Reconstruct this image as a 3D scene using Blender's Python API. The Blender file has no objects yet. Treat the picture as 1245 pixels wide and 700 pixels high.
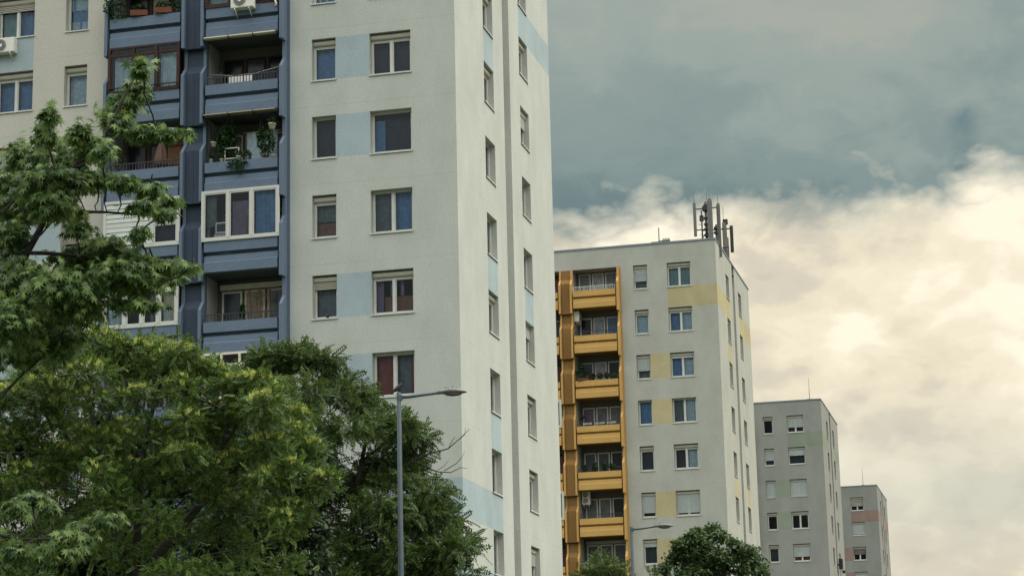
import bpy, math, random
import numpy as np
from mathutils import Vector, Matrix
random.seed(7)
C = bpy.context
S = C.scene
COL = S.collection
RAD = math.radians

# ------------------------------------------------------------------ camera
CF, CPITCH, CROLL, PSI = 2635.09, RAD(12.911), RAD(1.358), RAD(13.665)
EYE = 1.6
cam_d = bpy.data.cameras.new('camera')
cam = bpy.data.objects.new('camera', cam_d)
COL.objects.link(cam)
cam.location = (0, 0, EYE)
fw = Vector((0, math.cos(CPITCH), math.sin(CPITCH)))
up0 = Vector((0, -math.sin(CPITCH), math.cos(CPITCH)))
rt0 = Vector((1, 0, 0))
cr, sr = math.cos(CROLL), math.sin(CROLL)
rt = rt0 * cr - up0 * sr
up = rt0 * sr + up0 * cr
cam.matrix_world = Matrix(((rt.x, up.x, -fw.x, 0), (rt.y, up.y, -fw.y, 0), (rt.z, up.z, -fw.z, EYE), (0, 0, 0, 1)))
cam_d.sensor_width = 36
cam_d.lens = CF / 1245 * 36
cam_d.clip_end = 6000
S.camera = cam


def at(px, py, dist):
    """point seen at a place of the photograph, at a given distance ahead"""
    x = (px - 622.5) / CF
    y = (350 - py) / CF
    d = fw + rt * x + up * y
    t = dist / d.y
    return Vector((d.x * t, dist, d.z * t + EYE))


# ------------------------------------------------------------------ materials
def nt(m):
    m.use_nodes = True
    return m.node_tree.nodes, m.node_tree.links


MATS = {}


def mat(name, col, rough=.8, metal=0, spec=.4, var=0, scale=30, bump=0, stain=0, joints=0):
    """plain paint / metal / cloth with an optional grain and stains"""
    if name in MATS:
        return MATS[name]
    m = bpy.data.materials.new(name)
    n, l = nt(m)
    b = n['Principled BSDF']
    b.inputs['Roughness'].default_value = rough
    b.inputs['Metallic'].default_value = metal
    b.inputs['Specular IOR Level'].default_value = spec
    b.inputs['Base Color'].default_value = (*col, 1)
    tc = n.new('ShaderNodeTexCoord')
    last = None
    if var:
        nz = n.new('ShaderNodeTexNoise')
        nz.inputs['Scale'].default_value = scale
        nz.inputs['Detail'].default_value = 3
        l.new(tc.outputs['Object'], nz.inputs['Vector'])
        mr = n.new('ShaderNodeMapRange')
        mr.inputs['From Min'].default_value = .25
        mr.inputs['From Max'].default_value = .75
        mr.inputs['To Min'].default_value = 1 - var
        mr.inputs['To Max'].default_value = 1 + var
        l.new(nz.outputs['Fac'], mr.inputs['Value'])
        last = mr.outputs['Result']
    if stain:
        mp = n.new('ShaderNodeMapping')
        mp.inputs['Scale'].default_value = (.55, .55, .32)
        l.new(tc.outputs['Object'], mp.inputs['Vector'])
        n2 = n.new('ShaderNodeTexNoise')
        n2.inputs['Scale'].default_value = 1.3
        n2.inputs['Detail'].default_value = 5
        n2.inputs['Roughness'].default_value = .65
        l.new(mp.outputs['Vector'], n2.inputs['Vector'])
        m2 = n.new('ShaderNodeMapRange')
        m2.inputs['From Min'].default_value = .3
        m2.inputs['From Max'].default_value = .7
        m2.inputs['To Min'].default_value = 1 - stain
        m2.inputs['To Max'].default_value = 1 + stain * .4
        l.new(n2.outputs['Fac'], m2.inputs['Value'])
        if last is None:
            last = m2.outputs['Result']
        else:
            mu = n.new('ShaderNodeMath')
            mu.operation = 'MULTIPLY'
            l.new(last, mu.inputs[0])
            l.new(m2.outputs['Result'], mu.inputs[1])
            last = mu.outputs[0]
    if joints:      # thin seams between the storey-high wall panels
        sp = n.new('ShaderNodeSeparateXYZ')
        l.new(tc.outputs['Object'], sp.inputs[0])
        pp = n.new('ShaderNodeMath')
        pp.operation = 'PINGPONG'
        pp.inputs[1].default_value = 1.4
        of = n.new('ShaderNodeMath')
        of.operation = 'SUBTRACT'
        of.inputs[1].default_value = 32.52 - 2.43 - 28.0
        l.new(sp.outputs['Z'], of.inputs[0])
        l.new(of.outputs[0], pp.inputs[0])
        mj = n.new('ShaderNodeMapRange')
        mj.inputs['From Min'].default_value = .006
        mj.inputs['From Max'].default_value = .022
        mj.inputs['To Min'].default_value = 1 - joints
        mj.inputs['To Max'].default_value = 1
        l.new(pp.outputs[0], mj.inputs['Value'])
        mu = n.new('ShaderNodeMath')
        mu.operation = 'MULTIPLY'
        l.new(last, mu.inputs[0])
        l.new(mj.outputs['Result'], mu.inputs[1])
        last = mu.outputs[0]
    if last is not None:
        mx = n.new('ShaderNodeVectorMath')
        mx.operation = 'SCALE'
        mx.inputs[0].default_value = col
        l.new(last, mx.inputs['Scale'])
        l.new(mx.outputs[0], b.inputs['Base Color'])
    if bump:
        nb = n.new('ShaderNodeTexNoise')
        nb.inputs['Scale'].default_value = scale * 2
        nb.inputs['Detail'].default_value = 2
        l.new(tc.outputs['Object'], nb.inputs['Vector'])
        bp = n.new('ShaderNodeBump')
        bp.inputs['Strength'].default_value = bump
        bp.inputs['Distance'].default_value = .01
        l.new(nb.outputs['Fac'], bp.inputs['Height'])
        l.new(bp.outputs['Normal'], b.inputs['Normal'])
    MATS[name] = m
    return m


def plaster(name, col, stain=.13, joints=0):
    return mat(name, col, rough=.92, spec=.15, var=.08, scale=13, bump=.4, stain=stain * 1.15, joints=joints)


def glass_mat(name, tint=(.75, .8, .85), refl=.12):
    m = bpy.data.materials.new(name)
    n, l = nt(m)
    n.remove(n['Principled BSDF'])
    out = n['Material Output']
    tr = n.new('ShaderNodeBsdfTransparent')
    tr.inputs['Color'].default_value = (*tint, 1)
    gl = n.new('ShaderNodeBsdfGlossy')
    gl.inputs['Roughness'].default_value = .03
    gl.inputs['Color'].default_value = (.9, .95, 1, 1)
    fr = n.new('ShaderNodeFresnel')
    fr.inputs['IOR'].default_value = 1.4
    ad = n.new('ShaderNodeMath')
    ad.operation = 'ADD'
    ad.inputs[1].default_value = refl
    tc = n.new('ShaderNodeTexCoord')
    nz = n.new('ShaderNodeTexNoise')
    nz.inputs['Scale'].default_value = 1.6
    l.new(tc.outputs['Object'], nz.inputs['Vector'])
    bp = n.new('ShaderNodeBump')
    bp.inputs['Strength'].default_value = .06
    bp.inputs['Distance'].default_value = .05
    l.new(nz.outputs['Fac'], bp.inputs['Height'])
    l.new(bp.outputs['Normal'], gl.inputs['Normal'])
    l.new(fr.outputs['Fac'], ad.inputs[0])
    mx = n.new('ShaderNodeMixShader')
    l.new(ad.outputs[0], mx.inputs['Fac'])
    l.new(tr.outputs[0], mx.inputs[1])
    l.new(gl.outputs[0], mx.inputs[2])
    l.new(mx.outputs[0], out.inputs['Surface'])
    MATS[name] = m
    return m


def foliage(name, col_a, col_b, trans=.3):
    """leaves: every leaf takes its own tint between two greens"""
    m = bpy.data.materials.new(name)
    n, l = nt(m)
    n.remove(n['Principled BSDF'])
    out = n['Material Output']
    ge = n.new('ShaderNodeNewGeometry')
    rp = n.new('ShaderNodeMix')
    rp.data_type = 'RGBA'
    rp.inputs['A'].default_value = (*col_a, 1)
    rp.inputs['B'].default_value = (*col_b, 1)
    l.new(ge.outputs['Random Per Island'], rp.inputs['Factor'])
    pb = n.new('ShaderNodeBsdfPrincipled')
    pb.inputs['Roughness'].default_value = .5
    pb.inputs['Specular IOR Level'].default_value = .2
    l.new(rp.outputs['Result'], pb.inputs['Base Color'])
    tl = n.new('ShaderNodeBsdfTranslucent')
    hs = n.new('ShaderNodeHueSaturation')
    hs.inputs['Hue'].default_value = .495
    hs.inputs['Value'].default_value = 1.5
    l.new(rp.outputs['Result'], hs.inputs['Color'])
    l.new(hs.outputs['Color'], tl.inputs['Color'])
    mx = n.new('ShaderNodeMixShader')
    mx.inputs['Fac'].default_value = trans
    l.new(pb.outputs[0], mx.inputs[1])
    l.new(tl.outputs[0], mx.inputs[2])
    l.new(mx.outputs[0], out.inputs['Surface'])
    MATS[name] = m
    return m


def bark(name, col):
    return mat(name, col, rough=.9, spec=.2, var=.35, scale=14, bump=.6)


# ------------------------------------------------------------------ mesh helper
class MB:
    def __init__(s):
        s.v, s.f, s.m, s.sm = [], [], [], []

    def face(s, pts, mi=0, smooth=False):
        b = len(s.v)
        s.v += [tuple(p) for p in pts]
        s.f.append(tuple(range(b, b + len(pts))))
        s.m.append(mi)
        s.sm.append(smooth)

    def poly(s, verts, faces, mi=0, smooth=False):
        b = len(s.v)
        s.v += [tuple(p) for p in verts]
        for f in faces:
            s.f.append(tuple(b + i for i in f))
            s.m.append(mi)
            s.sm.append(smooth)

    def box(s, x0, x1, y0, y1, z0, z1, mi=0):
        if x0 > x1: x0, x1 = x1, x0
        if y0 > y1: y0, y1 = y1, y0
        if z0 > z1: z0, z1 = z1, z0
        v = [(x0, y0, z0), (x1, y0, z0), (x1, y1, z0), (x0, y1, z0), (x0, y0, z1), (x1, y0, z1), (x1, y1, z1), (x0, y1, z1)]
        s.poly(v, [(0, 3, 2, 1), (4, 5, 6, 7), (0, 1, 5, 4), (1, 2, 6, 5), (2, 3, 7, 6), (3, 0, 4, 7)], mi)

    def prism_x(s, prof, x0, x1, mi=0):
        """profile of (y, z) points carried along x"""
        n = len(prof)
        v = [(x0, y, z) for y, z in prof] + [(x1, y, z) for y, z in prof]
        a = sum(prof[i][0] * prof[(i + 1) % n][1] - prof[(i + 1) % n][0] * prof[i][1] for i in range(n))
        f = [tuple(range(n))[::-1], tuple(range(n, 2 * n))] + [(i, (i + 1) % n, n + (i + 1) % n, n + i) for i in range(n)]
        if (a < 0) == (x1 > x0):
            f = [q[::-1] for q in f]
        s.poly(v, f, mi)

    def tube(s, pts, rad, seg=8, mi=0, smooth=True, caps=True):
        pts = [Vector(p) for p in pts]
        if not isinstance(rad, (list, tuple)):
            rad = [rad] * len(pts)
        rings = []
        ref = None
        for i, p in enumerate(pts):
            t = (pts[min(i + 1, len(pts) - 1)] - pts[max(i - 1, 0)])
            if t.length < 1e-9: t = Vector((0, 0, 1))
            t.normalize()
            if ref is None:
                ref = Vector((1, 0, 0)) if abs(t.x) < .8 else Vector((0, 1, 0))
            a = (ref - t * ref.dot(t)).normalized()
            ref = a
            b = t.cross(a)
            rings.append([p + (a * math.cos(2 * math.pi * k / seg) + b * math.sin(2 * math.pi * k / seg)) * rad[i] for k in range(seg)])
        v = [q for r in rings for q in r]
        f = []
        for i in range(len(pts) - 1):
            for k in range(seg):
                k2 = (k + 1) % seg
                f.append((i * seg + k, i * seg + k2, (i + 1) * seg + k2, (i + 1) * seg + k))
        if caps:
            f.append(tuple(range(seg))[::-1])
            f.append(tuple((len(pts) - 1) * seg + k for k in range(seg)))
        s.poly(v, f, mi, smooth)

    def lathe(s, prof, cx=0, cy=0, seg=14, mi=0, smooth=True):
        v = []
        for r, z in prof:
            for k in range(seg):
                a = 2 * math.pi * k / seg
                v.append((cx + r * math.cos(a), cy + r * math.sin(a), z))
        f = []
        for i in range(len(prof) - 1):
            for k in range(seg):
                k2 = (k + 1) % seg
                f.append((i * seg + k, i * seg + k2, (i + 1) * seg + k2, (i + 1) * seg + k))
        f.append(tuple(range(seg))[::-1])
        f.append(tuple((len(prof) - 1) * seg + k for k in range(seg)))
        s.poly(v, f, mi, smooth)

    def ellipsoid(s, c, r, mi=0, n=8, m=12, rot=None):
        v = []
        for i in range(n + 1):
            th = math.pi * i / n
            for k in range(m):
                ph = 2 * math.pi * k / m
                p = Vector((r[0] * math.sin(th) * math.cos(ph), r[1] * math.sin(th) * math.sin(ph), r[2] * math.cos(th)))
                if rot: p = rot @ p
                v.append(Vector(c) + p)
        f = []
        for i in range(n):
            for k in range(m):
                k2 = (k + 1) % m
                f.append((i * m + k, (i + 1) * m + k, (i + 1) * m + k2, i * m + k2))
        s.poly(v, f, mi, True)

    def mesh(s, name, mats):
        me = bpy.data.meshes.new(name)
        me.from_pydata(s.v, [], s.f)
        for x in (mats if isinstance(mats, (list, tuple)) else [mats]):
            me.materials.append(x)
        me.polygons.foreach_set('material_index', s.m)
        me.polygons.foreach_set('use_smooth', s.sm)
        me.update()
        return me

    def build(s, name, mats, parent=None, loc=(0, 0, 0), rz=0):
        return put(name, s.mesh(name, mats), parent, loc, rz)


def put(name, me, parent=None, loc=(0, 0, 0), rz=0):
    o = bpy.data.objects.new(name, me)
    COL.objects.link(o)
    o.location = loc
    o.rotation_euler = (0, 0, rz)
    if parent is not None:
        o.parent = parent
    return o


def tag(o, label, cat, group=None):
    o['label'] = label
    o['category'] = cat
    if group: o['group'] = group
    return o


def thing(name, label, cat, loc=(0, 0, 0), rz=0, group=None):
    o = bpy.data.objects.new(name, None)
    COL.objects.link(o)
    o.location = loc
    o.rotation_euler = (0, 0, rz)
    return tag(o, label, cat, group)


def structure(o):
    o['kind'] = 'structure'
    return o


# ------------------------------------------------------------------ palette
WHITE_PVC = mat('white window plastic', (.50, .49, .45), rough=.4, var=.05, scale=3)
SILL = mat('sheet metal sill', (.50, .49, .45), rough=.5, var=.08, scale=4)
BOX = mat('roller shutter beige', (.37, .345, .285), rough=.6, var=.08, scale=4)
SLAT = mat('roller shutter grey', (.46, .49, .48), rough=.6, var=.06, scale=6)
GLASS = glass_mat('window glass', (.80, .87, .9), .0)
GLASSB = glass_mat('balcony glass', (.80, .86, .88), .0)
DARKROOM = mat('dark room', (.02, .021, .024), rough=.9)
CURT = {
    'blue': mat('curtain blue', (.12, .22, .38), rough=.9, var=.25, scale=5),
    'sheer': mat('curtain sheer', (.42, .50, .55), rough=.9, var=.25, scale=7),
    'grey': mat('curtain grey', (.13, .15, .155), rough=.9, var=.3, scale=5),
    'teal': mat('curtain teal', (.20, .30, .32), rough=.9, var=.15, scale=4),
    'brown': mat('furniture brown', (.22, .095, .06), rough=.7, var=.3, scale=4),
    'red': mat('curtain wine red', (.24, .07, .06), rough=.9, var=.25, scale=6),
    'cream': mat('curtain cream', (.50, .42, .30), rough=.9, var=.2, scale=5),
    'violet': mat('curtain violet', (.20, .15, .22), rough=.9, var=.2, scale=5),
    'slate': mat('unlit room slate', (.035, .04, .052), rough=.9, var=.2, scale=5),  # flat dark sheet standing in for an unlit room
}
CK = list(CURT)
RAIL = mat('black railing iron', (.025, .027, .03), rough=.5, var=.2, scale=6)
RAILW = mat('white railing iron', (.55, .53, .48), rough=.5, var=.1, scale=6)
BROWNWOOD = mat('dark brown joinery', (.04, .019, .016), rough=.6, spec=.2, var=.2, scale=5)
CREAMWOOD = mat('cream joinery', (.60, .55, .45), rough=.5, var=.1, scale=5)
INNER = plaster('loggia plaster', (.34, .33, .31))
INNERB = plaster('shaded loggia back wall', (.11, .104, .098))  # darker than the side walls: recess shade put into the colour
PLASTICW = mat('air conditioner casing', (.62, .60, .54), rough=.45, var=.05, scale=5)
DARKMETAL = mat('dark metal', (.03, .032, .036), rough=.5, metal=.3, var=.2, scale=8)
GALV = mat('galvanised steel', (.058, .08, .094), rough=.55, metal=.2, var=.12, scale=9)
ANTG = mat('antenna grey', (.13, .125, .11), rough=.6, var=.08, scale=5)
TERRA = mat('terracotta', (.16, .05, .03), rough=.8, var=.15, scale=9)
WHITEPOT = mat('white pot', (.62, .58, .48), rough=.6, var=.1, scale=9)
CLOTHW = mat('white cloth', (.65, .64, .6), rough=.9, var=.12, scale=7)
CLOTHD = mat('dark cloth', (.02, .022, .03), rough=.95, var=.2, scale=7)
CLOTHB = mat('brown cloth', (.12, .07, .052), rough=.95, var=.2, scale=7)
REED = mat('reed screen', (.20, .10, .045), rough=.9, var=.3, scale=12)
PLANT = foliage('pot plant leaves', (.012, .03, .010), (.035, .075, .02), .2)

# ------------------------------------------------------------------ towers
# local frame of a tower: x to the right along the front (front corner at 0), y into the block, z up
H0 = 32.52              # head of the top row of windows
FLOOR = 2.8
WH = 1.51               # window height
ROOF = 33.86
W_, D_ = 18.68, 14.65
UC = W_ / 2
REV = .25
U = dict(small=(4.264, 5.134), big=(1.573, 3.046))
V = dict(near=(3.92, 5.32), far=(9.41, 10.80))
BAYS = [(6.13, 8.93), (9.75, 12.55)]
ZB = .0


def head(r):
    return H0 - FLOOR * (r - 1)


def sill(r):
    return head(r) - WH


def wall_mesh(name, rows, pal, leftwin):
    base, acc, warm, inner, paint = pal['base'], pal['accent'], pal['left'], INNER, pal['paint']
    mats = [base, acc, warm, inner, paint, pal['shaded'], INNERB]
    mb = MB()
    holes, zones = [], []
    cols = [U['small'], U['big']]
    if leftwin:
        cols += [(W_ - b, W_ - a) for a, b in cols[:2]]
    for a, b in cols:
        for r in rows:
            holes.append((a, b, sill(r), head(r)))
    bz0 = head(rows[-1]) - 2.51
    holes.append((5.93, W_ - 5.93, bz0, H0 + .006))
    us0, us1 = U['small']
    ul0, ul1 = U['big']
    for r in rows:
        if r in (3, 4, 6, 7, 9):
            zones.append((ul1, us0, sill(r), head(r), 1))
        if r in (1, 8, 9):
            zones.append((0, ul1, head(r + 1), sill(r), 1))
        if leftwin:
            if r in (2, 6):
                zones.append((W_ - ul1, W_ - ul0, head(r + 1), sill(r), 1))
            if r in (5, 7):
                zones.append((W_ - us0, W_ - ul1, sill(r), head(r), 1))
    zones.append((W_ / 2, W_, -5, 60, 2))

    def grid(u0, u1, z0, z1, fn, holes, zones):
        us = sorted({u0, u1} | {q for h in holes + zones for q in h[:2] if u0 < q < u1})
        zs = sorted({z0, z1} | {q for h in holes + zones for q in h[2:4] if z0 < q < z1})
        for i in range(len(us) - 1):
            for j in range(len(zs) - 1):
                cu, cz = (us[i] + us[i + 1]) / 2, (zs[j] + zs[j + 1]) / 2
                if any(h[0] < cu < h[1] and h[2] < cz < h[3] for h in holes): continue
                mi = 0
                for z in zones:
                    if z[0] < cu < z[1] and z[2] < cz < z[3]:
                        mi = z[4]
                        break
                mb.face(fn(us[i], us[i + 1], zs[j], zs[j + 1]), mi)

    grid(0, W_, ZB, ROOF - .08, lambda a, b, c, d: [(-b, 0, c), (-a, 0, c), (-a, 0, d), (-b, 0, d)], holes, zones)
    for a, b, c, d in holes[:-1]:
        m0 = 2 if a > W_ / 2 else 0
        mb.face([(-b, 0, c), (-b, REV + .1, c), (-b, REV + .1, d), (-b, 0, d)], m0)
        mb.face([(-a, 0, c), (-a, 0, d), (-a, REV + .1, d), (-a, REV + .1, c)], m0)
        mb.face([(-b, 0, d), (-b, REV + .1, d), (-a, REV + .1, d), (-a, 0, d)], m0)
        mb.face([(-b, 0, c), (-a, 0, c), (-a, REV + .1, c), (-b, REV + .1, c)], m0)
    # right end wall with a groove
    sh, sz = [], []
    for k in ('near', 'far'):
        for r in rows:
            sh.append((*V[k], sill(r), head(r)))
    G0, G1, GD = 6.83, 7.83, .3
    sh.append((G0, G1, ZB, ROOF - .08))
    for r in rows:
        if r in (1, 8, 9):
            sz.append((0, V['near'][1], head(r + 1), sill(r), 1))
        if r == 1:
            sz.append((V['far'][0], D_, head(r + 1), sill(r), 1))
        if r in (2, 5, 7):
            sz.append((*V['near'], head(r + 1), sill(r), 1))
        if r == 5:
            sz.append((*V['far'], head(r + 1), sill(r), 1))
    grid(0, D_, ZB, ROOF - .08, lambda a, b, c, d: [(0, a, c), (0, b, c), (0, b, d), (0, a, d)], sh, sz)
    for a, b, c, d in sh[:-1]:
        q = -REV - .1
        mb.face([(0, a, c), (0, a, d), (q, a, d), (q, a, c)], 0)
        mb.face([(0, b, c), (q, b, c), (q, b, d), (0, b, d)], 0)
        mb.face([(0, a, d), (0, b, d), (q, b, d), (q, a, d)], 0)
        mb.face([(0, a, c), (q, a, c), (q, b, c), (0, b, c)], 0)
    zt = ROOF - .08
    mb.face([(0, G0, ZB), (0, G0, zt), (-GD, G0, zt), (-GD, G0, ZB)], 0)
    mb.face([(0, G1, ZB), (-GD, G1, ZB), (-GD, G1, zt), (0, G1, zt)], 0)
    mb.face([(-GD, G0, ZB), (-GD, G0, zt), (-GD, G1, zt), (-GD, G1, ZB)], 0)
    # back and left
    mb.face([(0, D_, ZB), (-W_, D_, ZB), (-W_, D_, zt), (0, D_, zt)], 0)
    mb.face([(-W_, D_, ZB), (-W_, 0, ZB), (-W_, 0, zt), (-W_, D_, zt)], 0)
    # loggia recesses
    for a, b in BAYS:
        q = 1.0
        for r in rows:
            zf, zc = head(r) - 2.31, head(r) + .29 if r > 1 else H0 + .0
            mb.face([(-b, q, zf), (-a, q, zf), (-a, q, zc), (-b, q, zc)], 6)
            mb.face([(-b, -.2, zf), (-b, q, zf), (-b, q, zc), (-b, -.2, zc)], 3)
            mb.face([(-a, -.2, zf), (-a, -.2, zc), (-a, q, zc), (-a, q, zf)], 3)
            if r == 1:
                mb.face([(-b, 0, zc), (-b, q, zc), (-a, q, zc), (-a, 0, zc)], 3)
    # blue / golden strips beside the bays
    for a, b in ((5.93, 6.022), (W_ - 6.022, W_ - 5.93)):
        mb.face([(-b, .012, bz0), (-a, .012, bz0), (-a, .012, H0), (-b, .012, H0)], 4)
    mb.face([(-W_ + 5.93, 0, bz0), (-5.93, 0, bz0), (-5.93, 1, bz0), (-W_ + 5.93, 1, bz0)], 3)
    return mb.mesh('wall', mats)


def fin_mesh(rows, paint):
    mb = MB()
    for r in rows:
        h = head(r)
        top = h + 2.785 if r > 1 else H0
        if r > 1:
            prof = [(1e-3, h), (-.55, h), (-.55, h + 1.8), (-.22, h + 2.15), (-.22, top), (1e-3, top)]
            mb.prism_x(prof, -.055, .055)
    h = head(rows[-1] + 1)
    mb.prism_x([(1e-3, h), (-.55, h), (-.55, h + 1.8), (-.22, h + 2.15), (-.22, h + 2.785), (1e-3, h + 2.785)], -.055, .055)
    return mb.mesh('concrete_fin', paint)


def pillar_mesh(rows, shaded):
    mb = MB()
    for r in rows:
        h = head(r + 1)
        top = h + 2.77
        prof = [(.02, h), (-.36, h), (-.36, h + 1.9), (-.16, h + 2.2), (-.16, top), (.02, top)]
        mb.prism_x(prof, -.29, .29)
        mb.box(-.02, .02, -.375, -.36, h + .02, h + 1.88)
    return mb.mesh('pillar_panel', shaded)


def parapet_mesh(paint, slab):
    """balustrade panel of one balcony with its slab; z = 0 at the top edge, centred on x"""
    mb = MB()
    w = 1.325
    q = -.5
    prof = [(q, 0), (q, -.36), (q + .045, -.365), (q + .2, -.37), (q + .2, -.43), (q + .05, -.51), (q + .035, -.70), (q, -.735), (q, -1.07), (-.22, -1.07), (-.22, -.0)]
    mb.prism_x(prof, -w, w)
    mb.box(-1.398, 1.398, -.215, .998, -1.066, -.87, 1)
    return mb.mesh('balcony', [paint, slab])


def railing_mesh(m, h=.27):
    mb = MB()
    w = 1.29
    mb.box(-w, w, -.47, -.43, h - .03, h)
    n = 24
    for i in range(n):
        x = -w + 2 * w * i / (n - 1)
        t = .010 if i % 6 else .02
        mb.box(x - t, x + t, -.462, -.438, 0, h - .03)
    return mb.mesh('railing', m)


def bars(mb, x0, x1, z0, z1, y0, y1, t, mi=0):
    mb.box(x0, x0 + t, y0, y1, z0, z1, mi)
    mb.box(x1 - t, x1, y0, y1, z0, z1, mi)
    mb.box(x0 + t, x1 - t, y0, y1, z0, z0 + t, mi)
    mb.box(x0 + t, x1 - t, y0, y1, z1 - t, z1, mi)


def cloth_panel(mb, x0, x1, z0, z1, y, mi, amp=.03, n=None, freq=None):
    n = n or max(6, int((x1 - x0) / .035))
    ph = random.random() * 6
    fr = freq or random.uniform(22, 34)
    vs = []
    for i in range(n + 1):
        x = x0 + (x1 - x0) * i / n
        yy = y + amp * math.sin(fr * x + ph) + amp * .5 * math.sin(fr * .43 * x + 2 * ph)
        vs += [(x, yy, z0), (x, yy, z1)]
    mb.poly(vs, [(2 * i, 2 * i + 2, 2 * i + 3, 2 * i + 1) for i in range(n)], mi, True)


# windows ---------------------------------------------------------------
WCACHE = {}


def window(parent, w, loc, rz, box=True, low=0.0, sash=2, curtains=(), boxmat=None, slatmat=None, pvc=None):
    """window in its reveal; origin at the lower left outer corner of the opening"""
    boxmat, slatmat, pvc = boxmat or BOX, slatmat or SLAT, pvc or WHITE_PVC
    h = WH
    bh = .23 if box else 0
    key = (round(w, 3), box, sash, pvc.name)
    if ('f', key) not in WCACHE:
        mb = MB()
        y0, y1 = REV - .04, REV + .06
        top = h - bh
        bars(mb, .01, w - .01, .03, top - .005, y0, y1, .045)
        if sash == 2:
            mid = w / 2
            mb.box(mid - .035, mid + .035, y0 - .012, y1 - .01, .075, top - .05)
            for a, b in ((.055, mid - .035), (mid + .035, w - .055)):
                bars(mb, a, b, .075, top - .05, y0 + .014, y1 - .015, .036)
        else:
            bars(mb, .055, w - .055, .075, top - .05, y0 + .014, y1 - .015, .036)
        WCACHE['f', key] = mb.mesh('window', pvc)
        mb = MB()
        cells = ((.055, w / 2 - .035), (w / 2 + .035, w - .055)) if sash == 2 else ((.055, w - .055),)
        for a, b in cells:
            mb.face([(a + .03, REV + .02, .11), (b - .03, REV + .02, .11), (b - .03, REV + .02, top - .09), (a + .03, REV + .02, top - .09)])
        WCACHE['g', key] = mb.mesh('pane', GLASS)
    f = put('window', WCACHE['f', key], parent, loc, rz)
    put('pane', WCACHE['g', key], f)
    k2 = ('s', round(w, 3))
    if k2 not in WCACHE:
        mb = MB()
        mb.prism_x([(REV - .045, .032), (-.045, .004), (-.045, -.035), (-.035, -.035), (-.035, -.004), (REV - .045, .0)], -.03, w + .03)
        WCACHE[k2] = mb.mesh('sill', SILL)
    put('sill', WCACHE[k2], f)
    if box or low:
        k3 = ('b', round(w, 3), box, round(low, 2), boxmat.name, slatmat.name)
        if k3 not in WCACHE:
            mb = MB()
            if box:
                prof = [(REV - .03, h - .05), (.13, h - .05), (.115, h - .065), (.11, h - .13), (.12, h - .185), (.145, h - .215), (.18, h - bh), (REV - .03, h - bh)]
                mb.prism_x(prof, .012, w - .012, 0)
            if low:
                zt = h - bh - .001
                zb = .045 + (zt - .045) * (1 - low)
                n = max(1, int((zt - zb) / .05))
                for i in range(n):
                    a = zb + (zt - zb) * i / n
                    b = zb + (zt - zb) * (i + 1) / n - .006
                    mb.prism_x([(REV - .06, a), (REV - .085, a + .01), (REV - .088, b - .012), (REV - .06, b)], .014, w - .014, 1)
                for xx in (.006, w - .04):
                    mb.box(xx, xx + .034, REV - .1, REV - .042, .036, zt, 0)
            WCACHE[k3] = mb.mesh('roller_shutter', [boxmat, slatmat])
        put('roller_shutter', WCACHE[k3], f)
    if curtains and low < .97:
        mb = MB()
        for (a, b, c, d, kind) in curtains:
            flat = kind in ('brown', 'slate')
            cloth_panel(mb, .04 + (w - .08) * a, .04 + (w - .08) * b, .05 + (h - .1) * c, .05 + (h - .1) * d, REV + .14 + random.uniform(0, .05) + (.05 if flat else 0), CK.index(kind), amp=.0 if flat else .022)
        me = mb.mesh('curtain', [CURT[k] for k in CK])
        put('curtain', me, f)
    # the dark of the room behind
    k4 = ('d', round(w, 3))
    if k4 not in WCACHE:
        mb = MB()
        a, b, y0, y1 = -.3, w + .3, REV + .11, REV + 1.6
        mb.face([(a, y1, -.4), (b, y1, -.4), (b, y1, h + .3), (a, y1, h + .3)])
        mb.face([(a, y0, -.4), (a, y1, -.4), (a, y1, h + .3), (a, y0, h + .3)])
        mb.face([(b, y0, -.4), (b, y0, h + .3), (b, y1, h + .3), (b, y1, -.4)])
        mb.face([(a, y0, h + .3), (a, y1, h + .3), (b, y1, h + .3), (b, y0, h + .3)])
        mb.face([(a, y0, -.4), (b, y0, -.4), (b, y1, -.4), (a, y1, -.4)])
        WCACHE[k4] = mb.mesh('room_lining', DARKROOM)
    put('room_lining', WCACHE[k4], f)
    return f


# balcony door and window on the loggia's back wall
def balcony_door(parent, xc, zfloor, pvc, kinds, wide=2.5, wallmat=None, h0=.12, h1=2.22, blind=None):
    mb = MB()
    y = .998
    x0 = -wide / 2
    n = 3
    cw = wide / n
    for i in range(n):
        a = x0 + cw * i + .03
        b = a + cw - .09
        z0 = h0 if i < 1 else h0 + .02
        bars(mb, a, b, z0, h1, y - .06, y + .01, .07)
    f = mb.build('balcony_door', pvc, parent, (xc, 0, zfloor))
    mb = MB()
    for i in range(n):
        a = x0 + cw * i + .03
        b = a + cw - .09
        kind = kinds[i % len(kinds)]
        mb.box(a + .07, b - .07, y - .03, y - .001, h0 + .06, h1 - .07, CK.index(kind) + 1 if kind else 0)
    mb.build('pane', [DARKPANE] + [CURTP[k] for k in CK], f)
    if blind:
        mb = MB()
        mb.prism_x([(y - .16, h1 + .04), (y - .16, h1 + .22), (y - .01, h1 + .22), (y - .01, h1 + .04)], x0, -x0)
        mb.build('shutter_box', blind, f)
    return f


def pane_mat(name, col):
    m = mat('pane ' + name, col, rough=.15, spec=.3, var=.3, scale=3)
    return m


DARKPANE = pane_mat('dark', (.012, .013, .016))
CURTP = {k: pane_mat(k, tuple(c * .55 for c in v)) for k, v in {
    'blue': (.12, .22, .38), 'sheer': (.42, .48, .52), 'grey': (.20, .22, .22), 'teal': (.2, .3, .32), 'brown': (.22, .1, .06),
    'red': (.24, .07, .06), 'cream': (.5, .42, .3), 'violet': (.2, .15, .22), 'slate': (.1, .11, .13)}.items()}


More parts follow.
